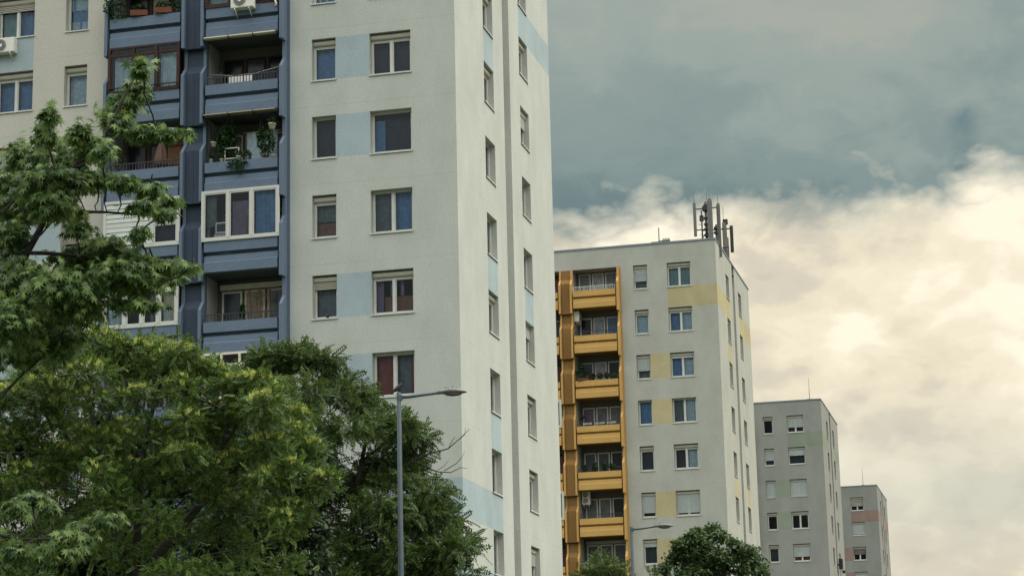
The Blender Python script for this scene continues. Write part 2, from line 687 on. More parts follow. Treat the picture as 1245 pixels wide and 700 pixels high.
def glazing(bal, colx, frame, zt, transom=None, t=.07, fills=None, curt=None, y=-.5, rail=False, w=1.37, siding=None):
    """closes a balcony above its balustrade: uprights at colx (-1..1), from z 0 to zt"""
    mb = MB()
    x = [c * w for c in colx]
    y0, y1 = y - .035, y + .035
    mb.box(x[0] - t / 2, x[-1] + t / 2, y0, y1, 0.002, t)
    mb.box(x[0] - t / 2, x[-1] + t / 2, y0, y1, zt - t, zt)
    for xx in x:
        mb.box(xx - t / 2, xx + t / 2, y0 - .012, y1 + .004, t, zt - t)
    if transom:
        for i in range(len(x) - 1):
            mb.box(x[i] + t / 2, x[i + 1] - t / 2, y0 + .004, y1, transom - t * .45, transom + t * .45)
    # returns to the wall
    for xx, sg in ((x[0], 1), (x[-1], -1)):
        mb.box(xx - t / 2, xx + t / 2, -.02, .04, .002, zt)
        mb.box(xx - t / 2, xx + t / 2, y1, .0, zt - t, zt - .002)
    for i in range(len(x) - 1):      # sashes
        a, b = x[i] + t / 2, x[i + 1] - t / 2
        bars(mb, a, b, t, (transom - t * .45) if transom else zt - t, y0 + .014, y1 - .012, t * .5)
    if rail:
        mb.box(x[0], x[-1], y0 - .05, y0 - .02, .2, .23)
        for i in range(9):
            xx = x[0] + (x[-1] - x[0]) * i / 8
            mb.box(xx - .01, xx + .01, y0 - .045, y0 - .025, 0, .2)
    f = mb.build('glazing', frame, bal)
    mb = MB()
    for i in range(len(x) - 1):
        if fills and fills[i] == 'open': continue
        a, b = x[i] + t, x[i + 1] - t
        ztt = zt - t * 1.2
        if siding and i in siding:
            k = 9
            for j in range(k):
                za = t + (ztt - t) * j / k
                zb = t + (ztt - t) * (j + 1) / k - .012
                mb.prism_x([(y - .02, za), (y - .035, za + .01), (y - .02, zb), (y + .01, zb), (y + .01, za)], a - t / 2, b + t / 2, 1)
        else:
            mb.face([(a - .01, y, t), (b + .01, y, t), (b + .01, y, ztt), (a - .01, y, ztt)], 0)
    mb.build('glazing_pane', [GLASSB, SIDING], bal)
    if curt:
        mb = MB()
        for (i, a, b, c, d, kind) in curt:
            xa, xb = x[i] + t, x[i + 1] - t
            cloth_panel(mb, xa + (xb - xa) * a, xa + (xb - xa) * b, .06 + (zt - .12) * c, .06 + (zt - .12) * d, y + .16, CK.index(kind), amp=.03)
        mb.build('curtain', [CURT[k] for k in CK], bal)


SIDING = mat('white siding', (.50, .52, .48), rough=.6, var=.06, scale=3)

# ----------------------------------------------------------------- small things
def leaf_template(kind):
    if kind == 'maple':
        pol = [(0, -.55), (.07, -.14), (.48, -.36), (.25, -.05), (.78, .10), (.26, .13), (.56, .62), (.12, .30), (0, .98),
               (-.12, .30), (-.56, .62), (-.26, .13), (-.78, .10), (-.25, -.05), (-.48, -.36), (-.07, -.14)]
        return np.array([(x, y, -.30 * abs(x) + .05 * y - .25 * max(0, y) ** 2) for x, y in pol]), [tuple(range(len(pol)))]
    if kind == 'oval':
        pol = [(0, -.5), (.22, -.2), (.25, .15), (0, .55), (-.25, .15), (-.22, -.2)]
        return np.array([(x, y, -.2 * abs(x)) for x, y in pol]), [tuple(range(6))]
    if kind == 'pinnate':        # feather leaf along +y, drooping, unit length
        v, f = [], []
        n = 6
        for i in range(n):
            t = .18 + .78 * i / (n - 1)
            z = -.22 * t * t
            L = .27 * (1 - .35 * abs(t - .45))
            for s in (-1, 1):
                b = len(v)
                wd = .075
                d = np.array((s * .88, .42, -.24))
                p = np.array((0, t, z))
                side = np.array((-s * .42, .9, 0)) * wd
                v += [tuple(p), tuple(p + d * L * .45 + side), tuple(p + d * L), tuple(p + d * L * .45 - side)]
                f.append((b, b + 1, b + 2, b + 3) if s > 0 else (b, b + 3, b + 2, b + 1))
        b = len(v)
        p = np.array((0, 1, -.22))
        v += [tuple(p - (0, .05, 0)), tuple(p + (.05, .08, -.05)), tuple(p + (0, .24, -.12)), tuple(p + (-.05, .08, -.05))]
        f.append((b, b + 1, b + 2, b + 3))
        return np.array(v), f
    if kind == 'panicle':        # upright flower spikes
        v, f = [], []
        for k in range(9):
            a = k * 2.4
            sp = .0 if k == 0 else random.uniform(.18, .62)
            hh = random.uniform(.6, 1.0)
            d = np.array((math.cos(a) * sp, math.sin(a) * sp, hh))
            o = np.array((math.cos(a) * .05, math.sin(a) * .05, 0))
            n1 = np.array((-math.sin(a), math.cos(a), 0)) * .045
            n2 = np.array((math.cos(a), math.sin(a), -.3)) * .045
            b = len(v)
            for nn in (n1, n2):
                b = len(v)
                v += [tuple(o), tuple(o + d * .5 + nn), tuple(o + d), tuple(o + d * .5 - nn)]
                f.append((b, b + 1, b + 2, b + 3))
        return np.array(v), f


def scatter(name, tmpl, pos, ydir, up_, scale, material, parent):
    """one mesh of many copies of a template: y axis along ydir, z roughly along up_"""
    tv, tf = tmpl
    pos, ydir, up_ = map(lambda q: np.asarray(q, float), (pos, ydir, up_))
    scale = np.asarray(scale, float)
    y = ydir / (np.linalg.norm(ydir, axis=1, keepdims=True) + 1e-9)
    x = np.cross(y, up_)
    x /= (np.linalg.norm(x, axis=1, keepdims=True) + 1e-9)
    z = np.cross(x, y)
    P = (tv[None, :, 0, None] * x[:, None] + tv[None, :, 1, None] * y[:, None] + tv[None, :, 2, None] * z[:, None]) * scale[:, None, None] + pos[:, None]
    n, k = len(pos), len(tv)
    P = P.reshape(-1, 3)
    lens = np.array([len(q) for q in tf])
    flat = np.concatenate([np.array(q) for q in tf])
    loops = (flat[None] + (np.arange(n) * k)[:, None]).reshape(-1)
    tot = np.tile(lens, n)
    start = np.concatenate([[0], np.cumsum(tot)[:-1]])
    me = bpy.data.meshes.new(name)
    me.vertices.add(len(P))
    me.vertices.foreach_set('co', P.reshape(-1).astype(np.float32))
    me.loops.add(len(loops))
    me.loops.foreach_set('vertex_index', loops.astype(np.int32))
    me.polygons.add(len(tot))
    me.polygons.foreach_set('loop_start', start.astype(np.int32))
    me.polygons.foreach_set('loop_total', tot.astype(np.int32))
    me.update(calc_edges=True)
    me.validate()
    me.materials.append(material)
    return put(name, me, parent)


RNG = np.random.default_rng(11)


def bushy(parent, name, c, r, n, size, material, tm='oval'):
    """loose bunch of leaves in an ellipsoid"""
    d = RNG.normal(size=(n, 3))
    d /= np.linalg.norm(d, axis=1, keepdims=True)
    rad = RNG.uniform(.2, 1, n) ** .6
    pos = np.array(c) + d * np.array(r) * rad[:, None]
    up_ = d * .5 + np.array((0, 0, .8)) + RNG.normal(size=(n, 3)) * .5
    yd = RNG.normal(size=(n, 3)) + d + np.array((0, 0, -.4))
    return scatter(name, leaf_template(tm), pos, yd, up_, RNG.uniform(.7, 1.3, n) * size, material, parent)


def air_conditioner(label, loc, rz, fans=1, w=.8, h=.55):
    t = thing('air_conditioner', label, 'air conditioner', loc, rz, 'outdoor air conditioner units on the towers')
    mb = MB()
    d = .3
    mb.prism_x([(-d + .02, 0), (-d, .02), (-d, h - .02), (-d + .02, h), (0, h), (0, 0)], -w / 2, w / 2)
    mb.build('casing', PLASTICW, t)
    for i in range(fans):
        zc = h / 2 if fans == 1 else h * (.27 + .46 * i)
        xc = -w * .1 if fans == 1 else -w * .06
        R = h * (.4 if fans == 1 else .2)
        g = MB()
        vs = []
        for k in range(24):
            a = 2 * math.pi * k / 24
            vs.append((xc + R * math.cos(a), -d - .004, zc + R * math.sin(a)))
        g.face(vs, 0)
        g.face([(p[0] * 1 - (p[0] - xc) * .7, -d - .010, zc + (p[2] - zc) * .3) for p in vs], 1)
        for rr in (.5, .72, .9, 1.0):
            ring = [(xc + R * rr * math.cos(2 * math.pi * k / 24), -d - .012, zc + R * rr * math.sin(2 * math.pi * k / 24)) for k in range(25)]
            g.tube(ring, .006, 4, 1, caps=False)
        g.build('fan_grille', [DARKMETAL, PLASTICW], t)
    b = MB()
    for xx in (-w * .32, w * .32):
        b.box(xx - .02, xx + .02, -d, .0, -.05, -.006)
        b.tube([(xx, -d + .03, -.05), (xx, 0, -.26)], .014, 6)
    b.build('bracket', PLASTICW, t)
    return t


def pot(label, loc, kind='round', m=None, r=.1, h=.16, leaves=60, spread=(.2, .2, .2), lz=.2, rz=0, size=.07, group='potted plants on the balconies', hang=False):
    t = thing('potted_plant', label, 'potted plant', loc, rz, group)
    mb = MB()
    if kind == 'box':
        mb.prism_x([(-.08, 0), (-.11, h), (-.09, h), (-.07, .03), (.07, .03), (.09, h), (.11, h), (.08, 0)], -r, r)
    else:
        mb.lathe([(r * .7, 0), (r, h * .85), (r * 1.1, h * .86), (r * 1.1, h), (r * .9, h), (r * .8, h * .8)])
    mb.build('pot', m or TERRA, t)
    if leaves:
        bushy(t, 'foliage', (0, 0, h + lz), spread, int(leaves * 3.6), size * 1.25, PLANT)
    if hang:
        mb = MB()
        for a in (0, 2.1, 4.2):
            mb.tube([(r * math.cos(a), r * math.sin(a), h), (0, 0, h + hang)], .006, 4)
        mb.build('hanger', DARKMETAL, t)
    return t


# ----------------------------------------------------------------- build the towers
CORNER = [(-1.7496, 70.0636), (12.4475, 128.3342), (26.6697, 186.6217), (40.7684, 244.6065)]
CONC = (.40, .40, .365)
PALS = [  # pillar panel colours are darkened for the shade between the fins
    dict(base=plaster('grey plaster', (.445, .452, .412), .10, joints=.09), accent=plaster('light blue plaster', (.33, .39, .41)), left=plaster('cream toned left', (.465, .44, .385), .08, joints=.09),  # left half of this front toned creamier than the right
         paint=plaster('blue concrete', (.125, .163, .220), .12), shaded=plaster('shaded blue concrete', (.050, .063, .090), .2), slab=plaster('slab underside blue', (.10, .105, .12))),
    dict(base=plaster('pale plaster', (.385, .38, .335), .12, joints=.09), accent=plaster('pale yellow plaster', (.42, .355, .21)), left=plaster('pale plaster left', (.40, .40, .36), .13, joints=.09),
         paint=plaster('golden concrete', (.49, .295, .10), .12), shaded=plaster('shaded golden concrete', (.23, .125, .045), .2), slab=plaster('slab underside brown', (.24, .12, .045))),
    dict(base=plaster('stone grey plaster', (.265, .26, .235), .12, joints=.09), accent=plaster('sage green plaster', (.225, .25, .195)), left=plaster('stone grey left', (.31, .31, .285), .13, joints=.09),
         paint=plaster('green concrete', (.16, .24, .15)), shaded=plaster('shaded green concrete', (.07, .11, .07)), slab=plaster('slab underside green', (.1, .12, .1))),
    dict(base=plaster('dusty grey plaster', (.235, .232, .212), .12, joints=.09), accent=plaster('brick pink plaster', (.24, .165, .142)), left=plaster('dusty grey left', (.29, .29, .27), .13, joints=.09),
         paint=plaster('pink concrete', (.36, .16, .12)), shaded=plaster('shaded pink concrete', (.16, .07, .06)), slab=plaster('slab underside pink', (.14, .09, .08))),
]
LABELS = [
    'nearest tall apartment block with blue balconies and light blue wall patches',
    'apartment block with golden yellow balconies and antennas on its roof corner',
    'grey apartment block with sage green patches, beyond the yellow-balconied block',
    'farthest grey apartment block with brick pink band and patches',
]
ROOFMETAL = mat('roof edge metal', (.16, .20, .23), rough=.5, metal=.3, var=.1, scale=3)
ROOFDECK = mat('roof bitumen', (.06, .06, .06), rough=.95, var=.2, scale=3)

# styles: (box, lowered, sashes, curtains)
F = lambda k: [(0, 1, 0, 1, k)]
STY = {
    0: {
        'small': {2: (0, 0, 1, [(0, 1, 0, 1, 'blue'), (0, 1, .62, 1, 'sheer'), (0, 1, 0, .3, 'sheer')]), 3: (1, 0, 1, [(0, .55, 0, 1, 'blue'), (.5, 1, 0, 1, 'blue')]), 4: (0, 0, 1, [(0, 1, 0, 1, 'slate')]),
                  5: (1, 0, 1, [(0, 1, .42, 1, 'grey'), (0, 1, 0, .4, 'brown')]), 6: (1, .2, 1, F('grey')), 7: (1, .3, 1, F('grey')), 8: (1, 0, 1, F('blue')), 1: (1, 0, 1, F('grey')), 9: (1, 0, 1, F('sheer'))},
        'big': {2: (1, 0, 2, F('grey')), 3: (1, 0, 2, [(0, .5, 0, 1, 'slate'), (.5, 1, 0, 1, 'slate')]), 4: (0, 0, 1, [(0, .28, 0, .85, 'blue'), (.2, 1, 0, .9, 'slate')]),
                5: (0, 0, 2, [(0, .5, 0, 1, 'grey'), (.5, 1, 0, 1, 'blue')]), 6: (1, 0, 2, [(0, .2, 0, 1, 'violet'), (.2, 1, 0, .45, 'brown'), (.36, .5, .45, 1, 'violet'), (.62, .7, .45, 1, 'violet')]),
                7: (0, 0, 2, [(0, .5, 0, 1, 'red'), (.5, .85, 0, 1, 'grey'), (.85, 1, 0, 1, 'red')]), 8: (1, .5, 2, F('grey')), 1: (1, 0, 2, F('blue')), 9: (1, 0, 2, F('sheer'))},
        'lsmall': {2: (0, 0, 1, [(0, 1, 0, 1, 'blue'), (0, 1, .6, 1, 'sheer'), (0, 1, 0, .3, 'sheer')]), 3: (1, 0, 1, F('sheer')), 4: (1, 0, 1, F('blue')), 5: (1, .55, 1, F('grey')), 6: (1, 0, 1, F('grey')), 7: (1, 0, 1, F('sheer'))},
        'lbig': {2: (1, .2, 2, [(0, .5, 0, 1, 'teal'), (.5, 1, 0, 1, 'blue')]), 3: (1, 0, 2, F('blue')), 4: (1, 1, 2, ()), 5: (0, 0, 2, F('slate')), 6: (1, 0, 2, F('grey'))},
    },
    1: {
        'small': {1: (1, .62, 1, F('grey')), 2: (1, 0, 1, F('sheer')), 3: (1, .6, 1, F('grey')), 4: (0, 0, 1, F('blue')), 5: (1, 0, 1, F('slate')), 6: (1, .8, 1, ()), 7: (1, .18, 1, F('slate'))},
        'big': {1: (1, 0, 2, F('teal')), 2: (1, 0, 2, [(0, .5, 0, 1, 'blue'), (.5, 1, 0, 1, 'sheer')]), 3: (1, .08, 2, [(0, .5, 0, 1, 'blue'), (.5, 1, 0, 1, 'sheer')]), 4: (0, 0, 2, [(0, .5, 0, 1, 'grey'), (.5, 1, 0, 1, 'sheer')]),
                5: (1, 0, 2, [(0, .5, 0, 1, 'slate'), (.5, 1, 0, 1, 'sheer')]), 6: (1, .88, 2, ()), 7: (1, 0, 2, F('blue'))},
    },
    2: {
        'small': {1: (1, 0, 1, ()), 2: (1, .66, 1, F('slate')), 3: (1, 1, 1, ()), 4: (1, 0, 1, ()), 5: (1, 0, 1, F('slate'))},
        'big': {1: (1, .66, 2, F('slate')), 2: (1, .4, 1, F('slate')), 3: (1, 1, 2, ()), 4: (1, 0, 2, [(.4, .5, 0, 1, 'violet')]), 5: (1, .7, 2, F('red'))},
    },
    3: {
        'small': {},
        'big': {1: (1, .62, 2, ()), 2: (1, .9, 2, F('teal')), 3: (1, .5, 2, ()), 4: (1, .95, 2, F('teal'))},
    },
}
DARKSLAT = mat('roller shutter dark', (.17, .16, .15), rough=.6, var=.1, scale=6)
ROWS = {0: list(range(1, 11)), 1: list(range(1, 9)), 2: list(range(1, 7)), 3: list(range(1, 6))}
TOWER, BALC = [], {}


def world(b, u, q, z):
    """point of a tower: u left of the corner, q in front of the facade"""
    c, s = math.cos(PSI), math.sin(PSI)
    return (CORNER[b][0] - u * c - q * s, CORNER[b][1] + u * s - q * c, z)


for b in range(4):
    pal, rows = PALS[b], ROWS[b]
    t = thing('apartment_building', LABELS[b], 'apartment block', (*CORNER[b], 0), -PSI, 'row of panel built apartment towers')
    TOWER.append(t)
    put('wall', wall_mesh('wall', rows, pal, b == 0), t)
    rf = MB()
    z = ROOF
    for x0, x1, y0, y1 in ((-W_ - .04, .04, -.045, .25), (-W_ - .04, -W_ + .25, .25, D_ - .25), (-.25, .04, .25, D_ - .25), (-W_ - .04, .04, D_ - .25, D_ + .04)):
        rf.box(x0, x1, y0, y1, z - .11, z, 0)
    rf.box(-W_ + .02, -.02, .02, D_ - .02, z - .7, z - .6, 1)
    rf.build('roof', [ROOFMETAL, ROOFDECK], t)
    # windows
    kinds = [('small', U['small']), ('big', U['big'])]
    if b == 0:
        kinds += [('lsmall', (W_ - U['small'][1], W_ - U['small'][0])), ('lbig', (W_ - U['big'][1], W_ - U['big'][0]))]
    for k, (a, c) in kinds:
        for r in rows:
            st = STY[b].get(k, {}).get(r)
            if st is None:
                st = (1, random.choice((0, 0, .3, .7)), 1 if 'small' in k else 2, F(random.choice(('grey', 'blue', 'sheer', 'slate'))))
            bx, low, sa, cu = st
            slat = SLAT
            if b == 0 and k == 'lbig' and r == 2: slat = BOX
            if b == 0 and k == 'small' and r == 6: slat = BOX
            if b == 0 and k == 'lsmall': slat = BOX
            if b == 3 and r in (1, 3): slat = DARKSLAT if r == 3 else BOX
            window(t, c - a, (-c, 0, sill(r)), 0, bool(bx), low, sa, cu, slatmat=slat)
    for k in ('near', 'far'):
        a, c = V[k]
        for r in rows:
            bx = {'near': {3: 1, 4: 0, 5: 0, 6: 1, 7: 0, 8: 0, 9: 0, 2: 1}, 'far': {2: 1, 3: 1, 4: 0, 5: 0, 6: 0, 7: 1, 8: 1, 9: 1}}[k].get(r, 1)
            window(t, c - a, (0, a, sill(r)), math.pi / 2, bool(bx), 0 if (r + b) % 3 else .35 * (k == 'far'), 2, F(random.choice(('blue', 'grey', 'slate', 'teal'))))
    # balcony bays
    fm = fin_mesh(rows, pal['paint'])
    pm = pillar_mesh(rows, pal['shaded'])
    for u in (6.075, 8.985, W_ - 8.985, W_ - 6.075):
        put('concrete_fin', fm, t, (-u, 0, 0))
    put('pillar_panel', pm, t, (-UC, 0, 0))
    bm = parapet_mesh(pal['paint'], pal['slab'])
    for side_, (a, c) in enumerate(BAYS):
        for r in rows:
            BALC[b, side_, r] = put('balcony', bm, t, (-(a + c) / 2, 0, head(r) - 1.44))

RB = railing_mesh(RAIL)
RW = railing_mesh(RAILW)
OPENH = 1.44 + .29 - .01       # from the top of a balustrade to the soffit above
XR, XL = -(BAYS[0][0] + BAYS[0][1]) / 2, -(BAYS[1][0] + BAYS[1][1]) / 2


def door(b, side_, r, pvc, kinds, **kw):
    balcony_door(TOWER[b], XR if side_ == 0 else XL, head(r) - 2.31, pvc, kinds, **kw)


# --- blue tower, right bay
glazing(BALC[0, 0, 2], (-1, -.32, .36, 1), BROWNWOOD, OPENH, transom=1.35, t=.09, curt=[(0, 0, 1, 0, 1, 'teal'), (1, 0, 1, 0, 1, 'teal'), (2, 0, 1, 0, 1, 'blue')], w=1.30)
door(0, 0, 3, BROWNWOOD, (None, 'slate', None))
put('railing', RB, BALC[0, 0, 3])
door(0, 0, 4, CREAMWOOD, (None, 'violet', 'grey'))
glazing(BALC[0, 0, 5], (-1, -.32, .30, 1), WHITE_PVC, OPENH + .06, t=.09, curt=[(0, 0, .45, .3, 1, 'grey'), (1, 0, 1, .0, .8, 'violet'), (1, .8, 1, 0, .5, 'brown'), (2, 0, 1, 0, 1, 'blue')], w=1.36, y=-.52)
door(0, 0, 5, WHITE_PVC, ('grey', None, 'blue'))
door(0, 0, 6, CREAMWOOD, ('slate', 'cream', 'grey'), blind=CREAMWOOD)
put('railing', RB, BALC[0, 0, 6])
glazing(BALC[0, 0, 7], (-1, -.5, 0, .5, 1), CREAMWOOD, OPENH, transom=1.3, t=.08, curt=[(0, 0, 1, 0, 1, 'grey'), (2, 0, 1, 0, 1, 'grey'), (3, 0, 1, 0, 1, 'grey')], w=1.3)
# --- left bay
door(0, 1, 2, BROWNWOOD, (None, 'cream', None))
glazing(BALC[0, 1, 3], (-1, -.3, .36, 1), BROWNWOOD, OPENH, transom=1.42, t=.08, curt=[(0, .1, 1, 0, .85, 'sheer'), (1, 0, 1, 0, .85, 'sheer'), (2, 0, 1, 0, .85, 'sheer')], rail=True, w=1.3)
door(0, 1, 4, BROWNWOOD, (None, None, 'brown'))
put('railing', RB, BALC[0, 1, 4])
glazing(BALC[0, 1, 5], (-1, .3, 1), WHITE_PVC, OPENH, t=.1, transom=.82, siding=(0,), curt=[(1, 0, 1, 0, .42, 'slate'), (1, 0, 1, .5, 1, 'sheer')], w=1.36)
glazing(BALC[0, 1, 6], (-1, -.42, .05, .5, 1), WHITE_PVC, OPENH, transom=1.28, t=.1, curt=[(0, 0, 1, 0, 1, 'sheer'), (3, 0, 1, 0, 1, 'cream'), (3, 0, 1, 0, .4, 'sheer'), (2, .3, .7, 0, .7, 'violet')], w=1.34)
for r in (7, 8, 9):
    door(0, 1, r, WHITE_PVC, ('grey', None, 'sheer'))
    put('railing', RB, BALC[0, 1, r])
for r in (8, 9):
    door(0, 0, r, WHITE_PVC, ('grey', None, 'sheer'))
    put('railing', RB, BALC[0, 0, r])
for sd in (0, 1):
    door(0, sd, 1, BROWNWOOD, ('grey', None, 'teal'))
# --- golden tower
door(1, 0, 1, WHITE_PVC, ('grey', 'sheer', 'grey'))
put('railing', RW, BALC[1, 0, 1])
door(1, 0, 2, WHITE_PVC, (None, 'sheer', 'blue'))
put('railing', RB, BALC[1, 0, 2])
door(1, 0, 3, WHITE_PVC, ('slate', 'sheer', None))
put('railing', RB, BALC[1, 0, 3])
door(1, 0, 4, WHITE_PVC, ('violet', 'grey', 'grey'))
put('railing', RB, BALC[1, 0, 4])
door(1, 0, 5, WHITE_PVC, ('slate', 'slate', None))
put('railing', RB, BALC[1, 0, 5])
door(1, 0, 6, WHITE_PVC, ('grey', 'grey', None))
put('railing', RB, BALC[1, 0, 6])
door(1, 0, 7, WHITE_PVC, ('slate', 'slate', 'slate'), blind=INNER)
put('railing', RB, BALC[1, 0, 7])
for r in range(1, 8):
    door(1, 1, r, (WHITE_PVC, BROWNWOOD)[r % 2], (random.choice(('violet', 'grey', 'sheer')), None, 'red' if r % 2 else 'slate'))
    if r in (4, 6):
        glazing(BALC[1, 1, r], (-1, -.3, .36, 1), WHITE_PVC, OPENH, t=.1, curt=[(2, 0, 1, 0, 1, 'slate')], w=1.34)
    else:
        put('railing', RB, BALC[1, 1, r])


# --- things on the balconies of the blue tower
def bal(b, side_, r, dx, q, dz):
    """point on a balcony: dx right of its middle, q out from the facade, dz above the balustrade's top"""
    u = -(XR if side_ == 0 else XL) - dx
    return world(b, u, q, head(r) - 1.44 + dz)


air_conditioner('white air conditioner with round fan hung on the blue balustrade of an upper balcony', bal(0, 0, 2, .12, .505, -.2), -PSI, 1, .82, .58)
# drip trays under two balustrades: awning rolls
for r, lb in ((2, 'cream rolled awning under the balcony with the air conditioner'), (3, 'cream rolled awning above the balcony full of plants')):
    t = thing('awning', lb, 'awning', bal(0, 0, r, 0, .42, -1.13), -PSI, 'rolled awnings under balconies')
    mb = MB()
    hh = .045 if r == 2 else .015
    mb.prism_x([(-.20, -hh), (-.24, -hh * .2), (-.22, .035), (-.02, .05), (.02, -.02)], -1.36, 1.30)
    mb.build('cloth_roll', mat('awning cloth', (.42, .37, .28), rough=.85, var=.12, scale=6) if r == 2 else mat('faded awning cloth', (.22, .18, .13), rough=.85, var=.15, scale=6), t)
    mb = MB()
    for xx in (-1.37, -.45, .46, 1.31):
        mb.box(xx, xx + .02, -.255, .0, -.07, .045)
    mb.build('bracket', DARKMETAL, t)

# drain pipe beside the AC
t = thing('pipe', 'cream bent hose from the air conditioner across the blue balustrade', 'pipe', bal(0, 0, 2, 0, .52, 0), -PSI)
mb = MB()
mb.tube([(.5, -.06, .1), (.75, -.07, .17), (1.05, -.06, .13), (1.24, -.05, .05), (1.29, -.04, -.08), (1.27, -.03, -.2)], .035, 8)
mb.build('hose', CREAMWOOD, t)

# washing on the third-row balcony
t = thing('laundry_line', 'washing line with a white sheet and dark clothes behind a blue balcony', 'laundry', bal(0, 0, 3, 0, .2, .42), -PSI)
mb = MB()
mb.tube([(-1.2, 0, .05), (-.4, 0, -.06), (.4, 0, -.05), (1.25, 0, .1)], .008, 5)
mb.build('line', CREAMWOOD, t)
mb = MB()
cloth_panel(mb, -.58, .30, -.46, -.06, 0, 0, .02)
cloth_panel(mb, .32, 1.22, -.5, .06, .02, 1, .03)
cloth_panel(mb, -.98, -.82, -.42, .12, .02, 1, .03)
mb.build('cloth', [CLOTHW, CLOTHD], t)

# plant-filled balcony
specs = [(-1.12, .42, .0, 'white pot with trailing plant at the left end of the plant-filled balcony', WHITEPOT, .07, .14, 30, (.12, .12, .16), .08),
         (-.62, .2, -.1, 'tall bushy green plant filling the left half of the plant-filled balcony', TERRA, .14, .2, 420, (.42, .3, .78), .72),
         (-.72, .45, .0, 'small white pot on the blue balustrade below the tall bushy plant', WHITEPOT, .065, .12, 26, (.1, .1, .12), .05),
         (-.1, .45, .0, 'round white pot in the middle of the plant-filled balustrade', WHITEPOT, .09, .15, 26, (.16, .12, .14), .08),
         (.2, .44, .0, 'low white planter right of the middle of the plant-filled balustrade', WHITEPOT, .08, .1, 40, (.2, .12, .2), .08),
         (.86, .36, -.05, 'dark leafy plant at the right end of the plant-filled balcony', TERRA, .1, .16, 220, (.34, .24, .55), .5),
         (1.18, .45, .0, 'white saucer pot at the far right of the plant-filled balustrade', WHITEPOT, .1, .07, 0, (.1, .1, .1), .1)]
for dx, q, dz, lb, m_, r_, h_, n_, sp, lz in specs:
    pot(lb, bal(0, 0, 4, dx, q, dz), 'round', m_, r_, h_, n_, sp, lz)
pot('white hanging pot high at the right of the plant-filled balcony', bal(0, 0, 4, 1.1, .4, 1.02), 'round', WHITEPOT, .13, .2, 40, (.2, .2, .18), .1, hang=.5)
pot('white hanging pot at the left of the plant-filled balcony', bal(0, 0, 4, -1.06, .3, .62), 'round', WHITEPOT, .11, .16, 20, (.14, .14, .1), .05, hang=.8)
pot('terracotta hanging pot before the curtained window of the plant-filled balcony', bal(0, 0, 4, .66, .3, .72), 'round', TERRA, .11, .16, 60, (.18, .18, .25), .0, hang=.8)
t = thing('hanging_plant', 'dark trailing plant hanging over the front of a blue balustrade', 'plant', bal(0, 0, 4, -.12, .56, -.05), -PSI)
bushy(t, 'foliage', (0, -.03, -.10), (.42, .1, .20), 130, .1, PLANT)
bushy(t, 'trailing_stem', (.12, -.03, -.3), (.16, .06, .22), 50, .09, PLANT)
t = thing('curtain', 'white net curtain hung inside the plant-filled balcony', 'curtain', bal(0, 0, 4, .28, -.3, 0), -PSI)
mb = MB()
cloth_panel(mb, -.35, .75, -.1, 1.18, 0, 0, .03)
mb.build('cloth', CURT['sheer'], t)
mb = MB()
mb.tube([(-.5, 0, 1.2), (.9, 0, 1.2)], .015, 6)
mb.build('curtain_rod', CREAMWOOD, t)
t = thing('shelf', 'light wooden plant stand on the plant-filled balcony', 'plant stand', bal(0, 0, 4, -.45, .36, -.3), -PSI)
mb = MB()
for xx in (-.18, .32):
    mb.box(xx - .015, xx + .015, -.02, .02, 0, .8)
mb.build('post', CREAMWOOD, t)
mb = MB()
for zz in (.4, .77):
    mb.box(-.16, .30, -.06, .06, zz, zz + .025)
mb.build('shelf_board', CREAMWOOD, t)

# sixth row: slim dark plants and a wooden trellis
pot('slim dark plant in a pot behind the black railing below the white glazed balcony', bal(0, 0, 6, .03, .36, -.25), 'round', DARKMETAL, .08, .3, 70, (.10, .08, .32), .25, size=.09)
t = thing('garden_trellis', 'reddish wooden trellis standing inside the lower blue balcony', 'trellis', bal(0, 0, 6, .28, -.6, -.85), -PSI)
mb = MB()
for xx in (-.36, .0, .36):
    mb.box(xx - .03, xx + .03, -.02, .02, 0, 2.15)
for zz in (.6, 1.3, 1.85):
    mb.box(-.36, .36, -.035, -.021, zz, zz + .06)
mb.build('lattice', mat('reddish wood', (.19, .095, .055), rough=.7, var=.2, scale=7), t)

# left bay, top: planters and creeper
pot('orange flower box at the left of the topmost visible blue balustrade', bal(0, 1, 2, -.22, .5, .03), 'box', TERRA, .30, .19, 70, (.3, .12, .16), .1)
pot('orange flower box at the right of the topmost visible blue balustrade', bal(0, 1, 2, .70, .5, .03), 'box', TERRA, .30, .19, 70, (.3, .12, .16), .1)
t = thing('climbing_plant', 'dark ivy climbing at the left end of the topmost balcony', 'plant', bal(0, 1, 2, -1.15, .48, 0), -PSI)
bushy(t, 'foliage', (-.05, 0, .5), (.40, .2, .62), 420, .1, PLANT)
bushy(t, 'trailing_stem', (.36, 0, .14), (.26, .12, .2), 90, .09, PLANT)
t = thing('climbing_plant', 'dark ivy at the right end of the topmost balcony beside the pillar', 'plant', bal(0, 1, 2, 1.15, .40, 0), -PSI)
bushy(t, 'foliage', (0, 0, .45), (.24, .16, .5), 150, .1, PLANT)

